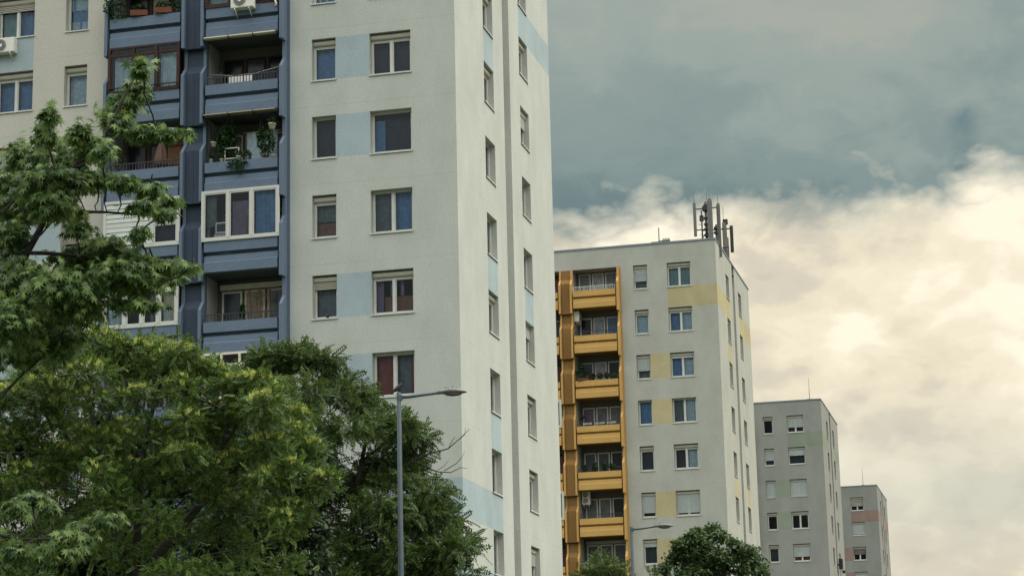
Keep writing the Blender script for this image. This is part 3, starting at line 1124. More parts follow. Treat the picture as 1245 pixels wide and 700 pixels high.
# left bay: closed umbrella and reed screen
t = thing('parasol', 'closed brown parasol standing on a blue balcony behind the railing', 'parasol', bal(0, 1, 4, .52, .1, -.85), -PSI)
mb = MB()
mb.tube([(0, 0, 0), (0, 0, 1.95)], .02, 8)
mb.build('pole', CREAMWOOD, t)
mb = MB()
prof = [(.02, 1.98), (.06, 1.9), (.15, 1.5), (.2, 1.15), (.17, 1.0), (.04, 1.02)]
vs, fs = [], []
sg = 20
for rr, zz in prof:
    for k in range(sg):
        a = 2 * math.pi * k / sg
        q = rr * (1 + .28 * math.cos(5 * a)) if rr > .05 else rr
        vs.append((q * math.cos(a), q * math.sin(a), zz + .04 * math.cos(5 * a) * (zz < 1.2)))
for i in range(len(prof) - 1):
    for k in range(sg):
        fs.append((i * sg + k, i * sg + (k + 1) % sg, (i + 1) * sg + (k + 1) % sg, (i + 1) * sg + k))
mb.poly(vs, fs, 0, True)
mb.build('canopy', CLOTHB, t)
t = thing('reed_screen', 'orange brown reed screen inside the balcony with the closed parasol', 'screen', bal(0, 1, 4, .92, -.55, -.85), -PSI)
mb = MB()
for i in range(36):
    xx = -.42 + .84 * i / 35
    mb.tube([(xx, 0, 0), (xx + random.uniform(-.004, .004), .01, 2.05 + random.uniform(-.03, .03))], .014, 5)
mb.build('reeds', REED, t)
mb = MB()
for zz in (.4, 1.2, 1.9):
    mb.box(-.43, .43, -.03, -.018, zz, zz + .03)
mb.build('batten', BROWNWOOD, t)
pot('dry twiggy plant at the left of the balcony with the closed parasol', bal(0, 1, 4, -.98, .3, -.1), 'round', TERRA, .1, .18, 60, (.24, .16, .5), .45)

# glazed balcony things seen through glass
t = thing('exercise_machine', 'pale box shaped appliance behind the glass of the white glazed balcony', 'appliance', bal(0, 0, 5, -.75, .1, -.85), -PSI)
mb = MB()
mb.box(-.28, .28, -.2, .25, 0, 1.15)
mb.box(-.22, .22, -.25, .2, 1.151, 1.55)
mb.build('casing', PLASTICW, t)
mb = MB()
mb.box(-.17, .17, -.262, -.252, 1.22, 1.49)
mb.build('screen', DARKMETAL, t)
t.name = 'appliance'

air_conditioner('white air conditioner below a window at the upper left edge', world(0, 16.70, .0, sill(2) - .62), -PSI, 1, .85, .55)

# --- things on the golden tower's balconies
air_conditioner('air conditioner on the inner wall of the second golden balcony from the top', world(1, 8.91, -.35, head(2) - .42), -PSI + math.pi / 2, 1, .75, .62)
air_conditioner('twin fan air conditioner on the inner wall of a lower golden balcony', world(1, 8.60, -.66, head(6) - .48), -PSI, 2, .5, .8)
pot('red flower box along the third golden balcony from the top', bal(1, 0, 3, -.85, .46, .02), 'box', TERRA, .34, .14, 70, (.34, .12, .14), .1)
FLOW = foliage('red blossom', (.35, .02, .02), (.5, .06, .06), .1)
for dx, lb in ((-.25, 'flowering plant at the middle of the third golden balcony'), (.22, 'red flowering plant right of the middle of the third golden balcony'), (.62, 'dark flowering plant towards the right of the third golden balcony')):
    p = pot(lb, bal(1, 0, 3, dx, .46, .02), 'round', DARKMETAL, .1, .14, 80, (.2, .12, .18), .1)
    bushy(p, 'blossom', (0, -.05, .28), (.18, .1, .1), 16 if dx != .22 else 30, .06, FLOW if dx == .22 else MATS['red blossom'])
pot('tall green plant at the left end of the third golden balcony', bal(1, 0, 3, -1.05, .1, -.3), 'round', TERRA, .12, .2, 260, (.3, .25, .65), .7)
pot('green plant before the dark door of the third golden balcony', bal(1, 0, 3, .98, .2, -.3), 'round', TERRA, .12, .2, 120, (.2, .2, .3), .25)
for i, (dx, lb) in enumerate(((-.95, 'round dark plant at the left of the fifth golden balcony'), (-.3, 'tall dark plant on the fifth golden balcony'), (.3, 'low dark plant at the middle of the fifth golden balcony'), (.75, 'dark plant at the right of the fifth golden balcony'))):
    pot(lb, bal(1, 0, 5, dx, .40, .02), 'round', DARKMETAL, .1, .14, 110, (.22, .14, .2 if i != 1 else .32), .14)
t = thing('wall_lamp', 'dark round lamp on the inner wall of the fourth golden balcony', 'lamp', bal(1, 0, 4, -1.16, -.5, .75), -PSI)
mb = MB()
mb.ellipsoid((0, 0, 0), (.13, .13, .15))
mb.build('lamp_shade', DARKMETAL, t)
mb = MB()
mb.box(-.24, -.02, -.02, .02, .12, .16)
mb.build('bracket', DARKMETAL, t)
t = thing('bunting', 'white lace cloth hung along the railing of the fourth golden balcony', 'cloth', bal(1, 0, 4, 0, .4, .02), -PSI)
mb = MB()
for x0, x1 in ((-.95, -.42), (-.2, .4), (.52, 1.1)):
    n = 10
    vs = []
    for i in range(n + 1):
        x = x0 + (x1 - x0) * i / n
        vs += [(x, 0, .1 - .03 * (i % 2)), (x, .01 * (i % 2), .2)]
    mb.poly(vs, [(2 * i, 2 * i + 2, 2 * i + 3, 2 * i + 1) for i in range(n)])
mb.build('cloth', CLOTHW, t)


# ----------------------------------------------------------------- roof things
def rp(b, u, v, z=ROOF - .6):
    return world(b, u, -v, z)


def panel_antenna(mb, x, y, z0, z1, w, d, mi=0):
    mb.prism_x([(y - d, z0), (y - d * 1.1, z0 + .1), (y - d * 1.1, z1 - .1), (y - d, z1), (y, z1), (y, z0)], x - w / 2, x + w / 2, mi)


t = thing('antenna_mast', 'dark steel mast with three tall grey panel antennas nearest the roof corner', 'antenna mast', rp(1, .70, 1.5), -PSI, 'mobile phone masts on the golden tower')
mb = MB()
mb.tube([(0, 0, 0), (0, 0, 3.3)], .085, 10)
for zz in (1.1, 1.5, 1.8, 2.2, 2.7, 3.0):
    mb.box(-.13, .13, -.13, .13, zz, zz + .12)
mb.box(-.2, .2, -.18, .18, 2.75, 3.0)
mb.build('pole', DARKMETAL, t)
mb = MB()
for zz in (1.52, 2.86):
    mb.box(-.72, 0, -.03, .03, zz, zz + .06)
mb.box(0, .74, -.03, .03, 2.87, 2.93)
mb.box(0, .74, -.03, .03, 1.25, 1.31)
mb.build('cross_arm', DARKMETAL, t)
for x, y, z0, z1, w in ((-.69, .0, 1.15, 3.2, .17), (.30, -.25, .15, 3.32, .30), (.74, .35, -.2, 3.15, .22)):
    mb = MB()
    panel_antenna(mb, x, y, z0, z1, w, .14)
    a = mb.build('panel_antenna', ANTG, t)
    mb = MB()
    mb.tube([(x, y - .05, z1), (x - .03, y - .05, z1 + .7)], .014, 5)
    mb.box(x - .07, x + .07, y - .12, y - .0, z1 - .02, z1 + .06)
    mb.build('whip_aerial', DARKMETAL, a)
mb = MB()
mb.tube([(-1.05, 0, 0), (-.03, 0, 1.35)], .035, 6)
mb.tube([(.1, 0, 3.3), (.1, 0, 4.0)], .014, 5)
mb.build('brace', DARKMETAL, t)

t = thing('aerial', 'thin spiky television aerial beside the mast at the roof corner', 'aerial', rp(1, 1.02, 1.6), -PSI)
mb = MB()
mb.tube([(0, 0, 0), (0, 0, 2.3)], .018, 6)
mb.build('pole', GALV, t)
mb = MB()
for zz in (.95, 1.25, 1.55, 1.9, 2.2):
    mb.box(-.16, .2, -.01, .01, zz, zz + .02)
mb.build('cross_arm', DARKMETAL, t)

t = thing('antenna_mast', 'shorter dark mast with cross arms behind the panel antennas', 'antenna mast', rp(1, .36, 3.4), -PSI, 'mobile phone masts on the golden tower')
mb = MB()
mb.tube([(0, 0, 0), (0, 0, 2.3)], .075, 8)
for zz in (.6, .9, 1.7, 2.0):
    mb.box(-.14, .14, -.14, .14, zz, zz + .14)
mb.build('pole', DARKMETAL, t)
mb = MB()
mb.box(-.9, .5, -.03, .03, 1.95, 2.01)
mb.box(-.2, .75, -.03, .03, .75, .8)
mb.build('cross_arm', DARKMETAL, t)
for x, z0, z1 in ((-.9, .5, 3.3), ):
    mb = MB()
    mb.tube([(x, 0, z0), (x, 0, z1)], .05, 6)
    mb.box(x - .12, x + .12, -.1, .1, 2.6, 2.95)
    mb.build('whip_aerial', DARKMETAL, t)

t = thing('antenna_mast', 'thick pale mast with panel antenna standing at the middle of the roof edge', 'antenna mast', rp(1, .22, 6.6), -PSI, 'mobile phone masts on the golden tower')
mb = MB()
mb.tube([(0, 0, 0), (0, 0, 2.2)], .17, 10)
mb.build('pole', ANTG, t)
mb = MB()
mb.tube([(0, 0, 2.2), (0, 0, 3.3)], .07, 8)
mb.box(-.15, .15, -.15, .15, 3.1, 3.4)
mb.box(-.85, .45, -.03, .03, 2.75, 2.82)
mb.build('cross_arm', DARKMETAL, t)
for x, y, z0, z1, w in ((.38, 0, 1.2, 2.95, .2), (-.05, -.3, 1.3, 3.1, .22), (-.5, .2, 1.3, 3.0, .12)):
    mb = MB()
    panel_antenna(mb, x, y, z0, z1, w, .13)
    mb.build('panel_antenna', DARKMETAL if x > .2 else ANTG, t)
mb = MB()
for x in (-.35, -.12):
    mb.tube([(x, 0, 2.8), (x, 0, 4.3)], .014, 5)
mb.build('whip_aerial', DARKMETAL, t)

t = thing('roof_vent', 'small grey vent housing with a rod on the roof edge left of the masts', 'roof vent', rp(1, 3.25, .5, ROOF - .6), -PSI)
mb = MB()
mb.box(-.3, .35, -.2, .2, 0, .78)
mb.prism_x([(-.22, .78), (0, .95), (.22, .78)], -.05, .38)
mb.build('housing', ANTG, t)
mb = MB()
mb.tube([(-.28, 0, .6), (-.28, 0, 1.65)], .03, 6)
mb.box(-.75, -.1, -.1, .1, .45, .75)
mb.build('pole', DARKMETAL, t)

for b, u, v, lb in ((2, 1.0, .6, 'thin lightning rod on the roof of the block with green patches'), (3, 1.55, .6, 'thin lightning rod on the roof of the farthest block')):
    t = thing('lightning_rod', lb, 'lightning rod', rp(b, u, v, ROOF - .6), -PSI, 'lightning rods')
    mb = MB()
    mb.tube([(0, 0, 0), (0, 0, 2.6)], [.03, .012], 6)
    mb.build('pole', DARKMETAL, t)
    mb = MB()
    mb.box(-.2, .2, -.2, .2, 0, .7)
    mb.build('foot', ANTG, t)

# dark equipment on the side of the third tower
c_, s_ = math.cos(PSI), math.sin(PSI)


def sidept(b, v, w, z):
    return (CORNER[b][0] + v * s_ + w * c_, CORNER[b][1] + v * c_ - w * s_, z)


t = thing('floodlight', 'dark floodlight boxes fixed to the end wall of the block with green patches', 'floodlight', sidept(2, 7.6, .0, 20.05), -PSI)
mb = MB()
mb.box(.1, .45, -.25, .25, -.35, .55)
mb.box(.02, .1, -.1, .1, -.05, .1)
mb.build('lamp_housing', DARKMETAL, t)
mb = MB()
mb.tube([(.2, .3, -.3), (.25, 2.4, -.35)], .03, 6)
mb.box(.15, .4, 2.3, 2.6, -.5, -.25)
mb.build('bracket', DARKMETAL, t)


# ----------------------------------------------------------------- street lamps
def street_lamp(label, base, top, reach):
    t = thing('street_lamp', label, 'street lamp', base, 0, 'street lamps with a single arm')
    h = top - base[2]
    mb = MB()
    mb.lathe([(.10, 0), (.10, 1.2), (.075, 1.25), (.06, 4), (.042, h), (.03, h + .02)], seg=14)
    mb.build('pole', GALV, t)
    mb = MB()
    mb.tube([(0, 0, h - .08), (.2, 0, h - .07), (reach, 0, h - .0)], .032, 10)
    mb.box(-.045, .07, -.045, .045, h - .13, h - .04)
    mb.build('arm', GALV, t)
    # luminaire: a flattened teardrop with a clear bowl below
    secs = [(reach - .02, .045, .04, .038, .0), (reach + .06, .055, .045, .045, .0), (reach + .10, .09, .055, .055, .0), (reach + .24, .12, .07, .06, .004), (reach + .37, .105, .055, .05, .0), (reach + .48, .06, .03, .03, -.008), (reach + .54, .012, .01, .01, -.014)]
    v, f = [], []
    sg = 14
    for x, wy, hu, hd, dz in secs:
        for k in range(sg):
            a = 2 * math.pi * k / sg
            zz = math.sin(a)
            v.append((x, wy * math.cos(a), h + dz + (.012 if x > reach else 0) + (hu * zz if zz > 0 else hd * zz)))
    for i in range(len(secs) - 1):
        for k in range(sg):
            f.append((i * sg + k, i * sg + (k + 1) % sg, (i + 1) * sg + (k + 1) % sg, (i + 1) * sg + k))
    f += [tuple(range(sg))[::-1], tuple((len(secs) - 1) * sg + k for k in range(sg))]
    mb = MB()
    mb.poly(v, f, 0, True)
    lum = mb.build('lamp_head', mat('lamp housing', (.13, .125, .12), rough=.45, var=.2, scale=12), t)
    mb = MB()
    mb.ellipsoid((reach + .27, 0, h - .04), (.17, .09, .04))
    mb.build('lamp_bowl', mat('lamp bowl', (.10, .085, .07), rough=.25, var=.2, scale=10), lum)
    mb = MB()
    for x, z in ((.12, .075), (.17, .08), (.25, .09), (.33, .07)):
        mb.box(reach + x - .012, reach + x + .012, -.02, .02, h + z - .06, h + z + .015)
    mb.build('clip', DARKMETAL, lum)
    return t, h


p = at(485, 478, 42)
street_lamp('nearer street lamp with single arm in front of the dark green trees', (p.x, p.y, 0), p.z, .80)
q = at(767.5, 640, 64.6)
street_lamp('farther street lamp with single arm before the golden balconies', (q.x, q.y, 0), q.z, .72)

# bird on the lamp post
t = thing('bird', 'dark bird perched on top of the nearer street lamp post', 'bird', (p.x - .02, p.y, p.z + .02), 0)
BIRDM = mat('dark feathers', (.018, .018, .02), rough=.7, var=.2, scale=20)
secs = [((-.17, 0, -.03), .012, .006), ((-.1, 0, .01), .028, .014), ((-.05, 0, .05), .042, .04), ((.0, 0, .085), .046, .05), ((.035, 0, .125), .03, .034), ((.055, 0, .155), .027, .028), ((.075, 0, .165), .018, .02), ((.085, 0, .163), .007, .008), ((.115, 0, .155), .002, .002)]
mb = MB()
v, f = [], []
sg = 10
for (c, wy, hz) in secs:
    for k in range(sg):
        a = 2 * math.pi * k / sg
        v.append((c[0] - .6 * hz * math.sin(a), wy * math.cos(a), c[2] + hz * math.sin(a) * .8))
for i in range(len(secs) - 1):
    for k in range(sg):
        f.append((i * sg + k, (i + 1) * sg + k, (i + 1) * sg + (k + 1) % sg, i * sg + (k + 1) % sg))
f += [tuple(range(sg)), tuple((len(secs) - 1) * sg + k for k in range(sg))[::-1]]
mb.poly(v, f, 0, True)
for s in (-1, 1):
    mb.tube([(.0, s * .02, .05), (.005, s * .02, -.0)], .006, 5)
    mb.poly([(-.13, s * .03, .0), (-.02, s * .05, .07), (.03, s * .045, .11), (-.02, s * .03, .11)], [(0, 1, 2, 3)])
mb.build('body', BIRDM, t)

# bird-like ornament on a sill is left as a small dark jar
t = thing('jar', 'small dark jar on the white sill of a small window', 'jar', world(0, 4.62, -.06, sill(6) + .012), -PSI)
mb = MB()
mb.lathe([(.03, 0), (.055, .05), (.05, .13), (.025, .17), (.03, .2)], seg=12)
mb.build('body', DARKMETAL, t)
mb = MB()
mb.lathe([(.032, .2), (.032, .225), (.01, .235)], seg=12)
mb.build('lid', DARKMETAL, t)


# ----------------------------------------------------------------- trees
def bez(a, b, c, n=6):
    return [a * (1 - t) ** 2 + b * 2 * t * (1 - t) + c * t * t for t in [i / (n - 1) for i in range(n)]]


def nrm(a):
    return a / (np.linalg.norm(a, axis=1, keepdims=True) + 1e-9)


def clump_leaves(c, r, n, droop=.35, shell=.5, wild=.45):
    """leaf positions and directions in one clump"""
    d = nrm(RNG.normal(size=(n, 3)) + np.array((0, 0, .25)))
    rad = shell + (1 - shell) * RNG.uniform(0, 1, n) ** .5
    rad *= RNG.uniform(.45, 1.0, n) ** .5 * RNG.choice([.9, 1, 1.1, 1.35, 1.7], n)
    pos = np.array(c) + d * np.array(r) * rad[:, None]
    yd = d * np.array((1, 1, .55)) + RNG.normal(size=(n, 3)) * wild - np.array((0, 0, droop))
    up_ = np.array((0, 0, 1.0)) + d * .45 + RNG.normal(size=(n, 3)) * wild
    return pos, yd, up_


def tree(name, label, base, fork, clumps, leafkind, size, density, lm, bm, trunk_r, group='trees in front of the tower', explicit=(), twigs=5, droop=.35, blossom=None, limb_r=.045):
    t = thing(name, label, 'tree', (0, 0, 0), 0, group)
    P, Y, UP = [], [], []
    bP, bS = [], []
    mb = MB()
    base, fork = Vector(base), Vector(fork)
    mid = (base + fork) / 2 + Vector((random.uniform(-.15, .15), random.uniform(-.15, .15), 0))
    mb.tube([base + Vector((0, 0, -.1)), base + Vector((0, 0, .35)), mid, fork], [trunk_r * 1.35, trunk_r, trunk_r * .82, trunk_r * .62], 10)
    limbs = MB()
    bough = []
    for pts, r0, r1 in explicit:
        for i in range(len(pts) - 1):
            for j in range(4):
                if i + j / 4 > .6: bough.append(Vector(pts[i]).lerp(Vector(pts[i + 1]), j / 4))
    for (c, r, k) in clumps:
        c = Vector(c)
        f = random.uniform(.55, 1.0)
        a = base + (fork - base) * f
        best = (c - a).length * .8
        for q in bough:
            d_ = (c - q).length + max(0, q.z - c.z + .1) * 2.5
            if d_ < best:
                best, a = d_, q
        ctrl = a + (c - a) * .45 + Vector((0, 0, random.uniform(-.1, .35) * (c - a).length * .5))
        L = (c - a).length
        r0 = min(trunk_r * .5, limb_r * (.5 + .25 * L))
        n = 7
        pts = bez(a, ctrl, c - Vector((0, 0, r[2] * .25)), n)
        for q in pts[1:-1]:
            q += Vector((random.gauss(0, .05), random.gauss(0, .05), random.gauss(0, .05))) * min(1, L * .4)
        limbs.tube(pts, [r0 + (.014 - r0) * (i / (n - 1)) ** .7 for i in range(n)], 6)
        vol = (r[0] * r[1] + r[0] * r[2] + r[1] * r[2]) / 3
        cnt = max(12, int(density * vol * k))
        pos, yd, up_ = clump_leaves(c, r, cnt, droop, wild=.85 if leafkind == 'pinnate' else .5)
        P.append(pos), Y.append(yd), UP.append(up_)
        for i in range(twigs):
            j = random.randrange(cnt)
            e = Vector(pos[j])
            m_ = (pts[-1] + e) / 2 + Vector((random.gauss(0, .06), random.gauss(0, .06), random.gauss(0, .06)))
            limbs.tube([pts[-2], m_, e], [.012, .009, .004], 4)
        if blossom and k > .7:
            nb = int(blossom * (k - .55) * 1.6 * r[0] * r[1])
            for i in range(nb):
                a_, q = random.uniform(0, 6.283), math.sqrt(random.random())
                x, y = math.cos(a_) * q, math.sin(a_) * q
                bP.append((c.x + x * r[0], c.y + y * r[1], c.z + r[2] * (math.sqrt(max(0, 1 - q * q)) * .95 - .05)))
    for pts, r0, r1 in explicit:
        pts = [Vector(q) for q in pts]
        n = len(pts)
        limbs.tube(pts, [r0 + (r1 - r0) * i / (n - 1) for i in range(n)], 6)
    tr = mb.build('trunk', bm, t)
    limbs.build('branchwork', bm, tr)
    P, Y, UP = map(np.concatenate, (P, Y, UP))
    crown = scatter('crown', leaf_template(leafkind), P, Y, UP, RNG.uniform(.7, 1.25, len(P)) * size, lm, t)
    if bP:
        n = len(bP)
        tilt = RNG.normal(size=(n, 3)) * .25
        # the template grows along z: y direction lies flat, up points to the sky
        yd = RNG.normal(size=(n, 3)) * np.array((1, 1, .15))
        scatter('blossom', leaf_template('panicle'), bP, yd, np.array((0, 0, 1.0)) + tilt, RNG.uniform(.6, 1.3, n) * .125, BLOSSOM, crown)
    return t


BLOSSOM = foliage('yellow green blossom', (.36, .40, .10), (.55, .57, .19), .3)
L1 = foliage('maple leaves', (.016, .050, .014), (.15, .215, .062), .3)
L2 = foliage('golden rain leaves', (.013, .042, .008), (.105, .158, .030), .28)
L3 = foliage('ailanthus leaves', (.012, .036, .009), (.092, .132, .032), .27)
L4 = foliage('far tree leaves', (.018, .046, .016), (.082, .125, .038), .28)
L5 = foliage('leaves darkened as shade', (.008, .022, .008), (.030, .052, .018), .2)  # leaf colours darkened to read as understorey shade
BK = bark('dark bark', (.036, .032, .027))
BK2 = bark('twig bark', (.055, .045, .035))


def pxclumps(lst, dist, spread, depth_ratio=.9, k=1.0):
    m = dist / CF
    out = []
    for it in lst:
        x, y, rx, ry = it[:4]
        kk = it[4] if len(it) > 4 else k
        dz = random.uniform(-spread, spread)
        c = at(x, y, dist + dz)
        out.append((c, (rx * m * 1.0, max(rx, ry) * m * depth_ratio, ry * m), kk))
    return out


# maple in front, left
D1 = 26
c1 = [(172, 84, 12, 14), (165, 108, 18, 14), (150, 128, 22, 14), (142, 150, 22, 14), (178, 162, 26, 8, 1.1), (205, 163, 18, 6, 1.1), (226, 163, 10, 5),
      (60, 143, 11, 13), (56, 166, 16, 14), (72, 180, 22, 14), (97, 163, 12, 15), (112, 178, 20, 14), (88, 196, 24, 14), (125, 186, 14, 10),
      (30, 193, 26, 18), (18, 222, 28, 22), (50, 222, 32, 20), (84, 222, 24, 16), (22, 255, 34, 22), (60, 250, 28, 18), (10, 290, 20, 20),
      (120, 218, 20, 9), (150, 222, 20, 9), (180, 232, 20, 9), (204, 246, 15, 8), (172, 252, 18, 8), (200, 262, 12, 7), (108, 226, 18, 8), (88, 262, 14, 14),
      (168, 283, 12, 8), (166, 294, 5, 8), (95, 278, 16, 12), (130, 300, 26, 12), (150, 314, 28, 12), (110, 312, 28, 14), (80, 318, 22, 14),
      (175, 322, 22, 9), (205, 324, 22, 8), (229, 325, 14, 6), (165, 345, 34, 12), (120, 345, 36, 16), (75, 350, 36, 22), (30, 350, 36, 26), (140, 330, 30, 12),
      (196, 338, 24, 8), (178, 371, 18, 8), (150, 370, 14, 6), (95, 378, 34, 14), (50, 385, 40, 24), (12, 395, 36, 28), (30, 425, 36, 22), (70, 412, 30, 14), (8, 330, 26, 20),
      (40, 606, 18, 8), (55, 618, 16, 10), (20, 620, 16, 10), (128, 632, 20, 9), (105, 641, 20, 9), (84, 652, 18, 8), (74, 668, 22, 9), (50, 672, 20, 9), (22, 672, 20, 12), (2, 655, 16, 12)]
e1 = []


def brp(pts, r0, r1, dist=D1):
    return ([at(x, y, dist + (i % 2) * .15) for i, (x, y) in enumerate(pts)], r0, r1)


e1 += [brp([(20, 330), (48, 280), (72, 226), (100, 192), (128, 165), (146, 128), (165, 92)], .05, .012), brp([(74, 222), (64, 195), (57, 168), (60, 140)], .024, .008),
       brp([(90, 205), (112, 195), (132, 185)], .018, .006), brp([(40, 268), (80, 257), (130, 258), (180, 262), (200, 262)], .026, .007),
       brp([(-30, 290), (0, 300), (20, 307), (60, 308), (110, 312), (160, 320), (225, 325)], .04, .009), brp([(5, 312), (25, 304), (50, 285), (70, 262)], .02, .008),
       brp([(60, 345), (105, 366), (140, 366), (160, 376)], .024, .007), brp([(128, 165), (150, 163), (190, 163), (228, 163)], .018, .005),
       brp([(5, 258), (20, 240), (28, 215), (30, 190)], .022, .008), brp([(-40, 640), (20, 655), (70, 655), (125, 636)], .025, .006), brp([(130, 300), (160, 298), (168, 284)], .012, .005)]
base1 = at(-75, 945, D1)
tree('maple_tree', 'tall light green maple with jagged leaves reaching in from the left edge', (base1.x, base1.y, 0), at(-30, 330, D1), pxclumps([(x, y, q[0] * 1.08, q[1] * 1.0) + tuple(q[2:]) for x, y, *q in c1], D1, .9), 'maple', .10, 4600, L1, BK, .17, explicit=e1, droop=1.0, twigs=2, limb_r=.009)

# golden rain tree with pale flower spikes, middle
D2 = 40
random.seed(21)
c2 = []
top = [(-10, 470), (40, 440), (95, 402), (150, 405), (210, 418), (265, 438), (310, 452), (345, 478), (372, 515), (388, 560), (392, 610)]


def topy(x, prof):
    for (a, b), (c, d) in zip(prof, prof[1:]):
        if a <= x <= c: return b + (d - b) * (x - a) / (c - a)
    return prof[-1][1] if x > prof[-1][0] else prof[0][1]


for x in range(-15, 395, 23):                       # sunlit top layer
    y = topy(x, top)
    c2.append((x + random.uniform(-6, 6), y + 16 + random.uniform(-6, 9), random.uniform(16, 26), random.uniform(9, 15), 1.15))
for row, dy in enumerate((48, 84, 124, 168, 214, 262)):
    for x in range(-25 + row * 7, 388, 34):
        y = topy(x, top) + dy + random.uniform(-10, 10)
        if y > 730: continue
        if random.random() < .12: continue
        c2.append((x + random.uniform(-14, 14), y + random.uniform(-8, 8), random.uniform(16, 30), random.uniform(11, 20), .9 - .06 * row + (.1 if x > 250 and row < 4 else 0)))
base2 = at(165, 945, D2)
e2 = [brp([(165, 700), (140, 640), (130, 600), (120, 540), (105, 480)], .11, .03, D2), brp([(165, 690), (168, 620), (172, 560), (185, 500), (200, 450)], .09, .025, D2),
      brp([(170, 700), (220, 640), (265, 590), (272, 540), (280, 490)], .10, .025, D2), brp([(130, 600), (95, 555), (70, 510), (60, 480)], .05, .018, D2), brp([(265, 590), (310, 545), (340, 510)], .05, .016, D2),
      brp([(120, 540), (135, 500), (150, 455)], .04, .014, D2), brp([(172, 560), (150, 520), (120, 490)], .03, .012, D2), brp([(272, 540), (300, 500), (310, 470)], .035, .012, D2)]
tree('flowering_tree', 'broad bushy tree with yellow green flower spikes below the blue balconies', (base2.x, base2.y, 0), at(168, 690, D2), pxclumps(c2, D2, 1.5, 1.0), 'pinnate', .20, 2300, L2, BK, .2, explicit=e2, twigs=4, droop=.1, blossom=420, limb_r=.012)

# ailanthus, right of it
D3 = 55
c3 = []
random.seed(33)
top3 = [(315, 425), (335, 410), (365, 412), (400, 420), (425, 440), (455, 470), (495, 492), (525, 520), (535, 560), (545, 600), (565, 622), (585, 652), (590, 690)]
for x in range(330, 590, 19):
    y = topy(x, top3)
    c3.append((x - 8 + random.uniform(-4, 4), y + random.uniform(12, 26), random.uniform(12, 19), random.uniform(7, 10), 1.1))
for row, dy in enumerate((40, 74, 110, 148, 190, 232, 274)):
    for x in range(325 + row * 5, 592, 24):
        y = topy(x, top3) + dy + random.uniform(-9, 9)
        if y > 735 or random.random() < .13: continue
        c3.append((x - 10 + random.uniform(-8, 8), y, random.uniform(15, 25), random.uniform(10, 16), .8))
base3 = at(425, 960, D3)
e3 = [brp(q, a, b_, D3) for q, a, b_ in (
    ([(480, 590), (500, 560), (520, 552), (545, 545), (560, 532), (571, 521)], .03, .006), ([(545, 545), (550, 535), (553, 531)], .01, .004), ([(558, 534), (565, 528), (566, 520)], .01, .004),
    ([(500, 560), (515, 565), (530, 573), (548, 574), (560, 568), (568, 569)], .022, .005), ([(540, 572), (555, 563), (562, 555), (565, 548)], .012, .004), ([(520, 552), (526, 546), (527, 538)], .01, .004),
    ([(530, 573), (540, 566), (545, 560)], .009, .004), ([(490, 590), (510, 600), (530, 605), (545, 608)], .02, .005), ([(425, 700), (430, 620), (440, 560), (450, 510), (440, 460)], .09, .02),
    ([(430, 620), (400, 560), (385, 500), (365, 440)], .06, .016), ([(440, 560), (480, 530), (510, 515)], .04, .012), ([(425, 690), (470, 640), (520, 610)], .05, .012))]
tree('ailanthus_tree', 'dark green feathery tree behind the nearer street lamp with bare twigs on its right', (base3.x, base3.y, 0), at(425, 690, D3), pxclumps(c3, D3, 1.6, 1.0), 'pinnate', .33, 1500, L3, BK, .2, explicit=e3, twigs=4, droop=.25, limb_r=.012)

# dark tree filling in behind, low left
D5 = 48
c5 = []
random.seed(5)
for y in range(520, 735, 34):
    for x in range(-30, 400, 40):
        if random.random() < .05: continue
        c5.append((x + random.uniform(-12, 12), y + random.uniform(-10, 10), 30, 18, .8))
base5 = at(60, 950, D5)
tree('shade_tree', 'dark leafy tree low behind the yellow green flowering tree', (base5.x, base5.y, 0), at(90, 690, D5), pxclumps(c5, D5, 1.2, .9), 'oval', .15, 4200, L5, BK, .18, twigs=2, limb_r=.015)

# far round tree before the second tower
D4 = 92
random.seed(9)
c4 = []
for a in range(46):
    th = random.uniform(0, math.pi)
    rr = math.sqrt(random.random())
    x = 866 + 62 * rr * math.cos(th)
    y = 728 - 78 * rr * math.sin(th) * (1 if rr > .4 else .8)
    c4.append((x, y, random.uniform(11, 15), random.uniform(8, 11), 1))
for x, y in ((850, 675), (870, 672), (885, 684), (860, 692), (838, 690), (900, 694), (872, 702), (845, 708), (826, 664), (840, 654), (858, 650), (876, 652), (892, 662), (905, 674), (917, 688), (815, 682), (806, 694), (928, 698), (848, 648), (868, 645)):
    c4.append((x, y, 10, 8, 1))
base4 = at(866, 985, D4)
tree('round_tree', 'dark round crowned tree before the end wall of the golden-balconied block', (base4.x, base4.y, 0), at(866, 740, D4), pxclumps(c4, D4, 1.6, 1.0), 'oval', .19, 1900, L4, BK, .2, twigs=2, limb_r=.015)
D6 = 84
c6 = [(735, 682, 12, 8), (722, 690, 12, 7), (748, 690, 11, 7), (738, 696, 20, 9), (712, 700, 12, 8), (760, 702, 10, 7), (795, 700, 8, 6), (735, 712, 26, 10), (728, 676, 6, 5)]
base6 = at(735, 985, D6)
tree('young_tree', 'small yellow green tree top below the golden balconies', (base6.x, base6.y, 0), at(735, 720, D6), pxclumps(c6, D6, .7, 1.0), 'pinnate', .30, 800, L3, BK, .1, twigs=3, blossom=6, limb_r=.009)

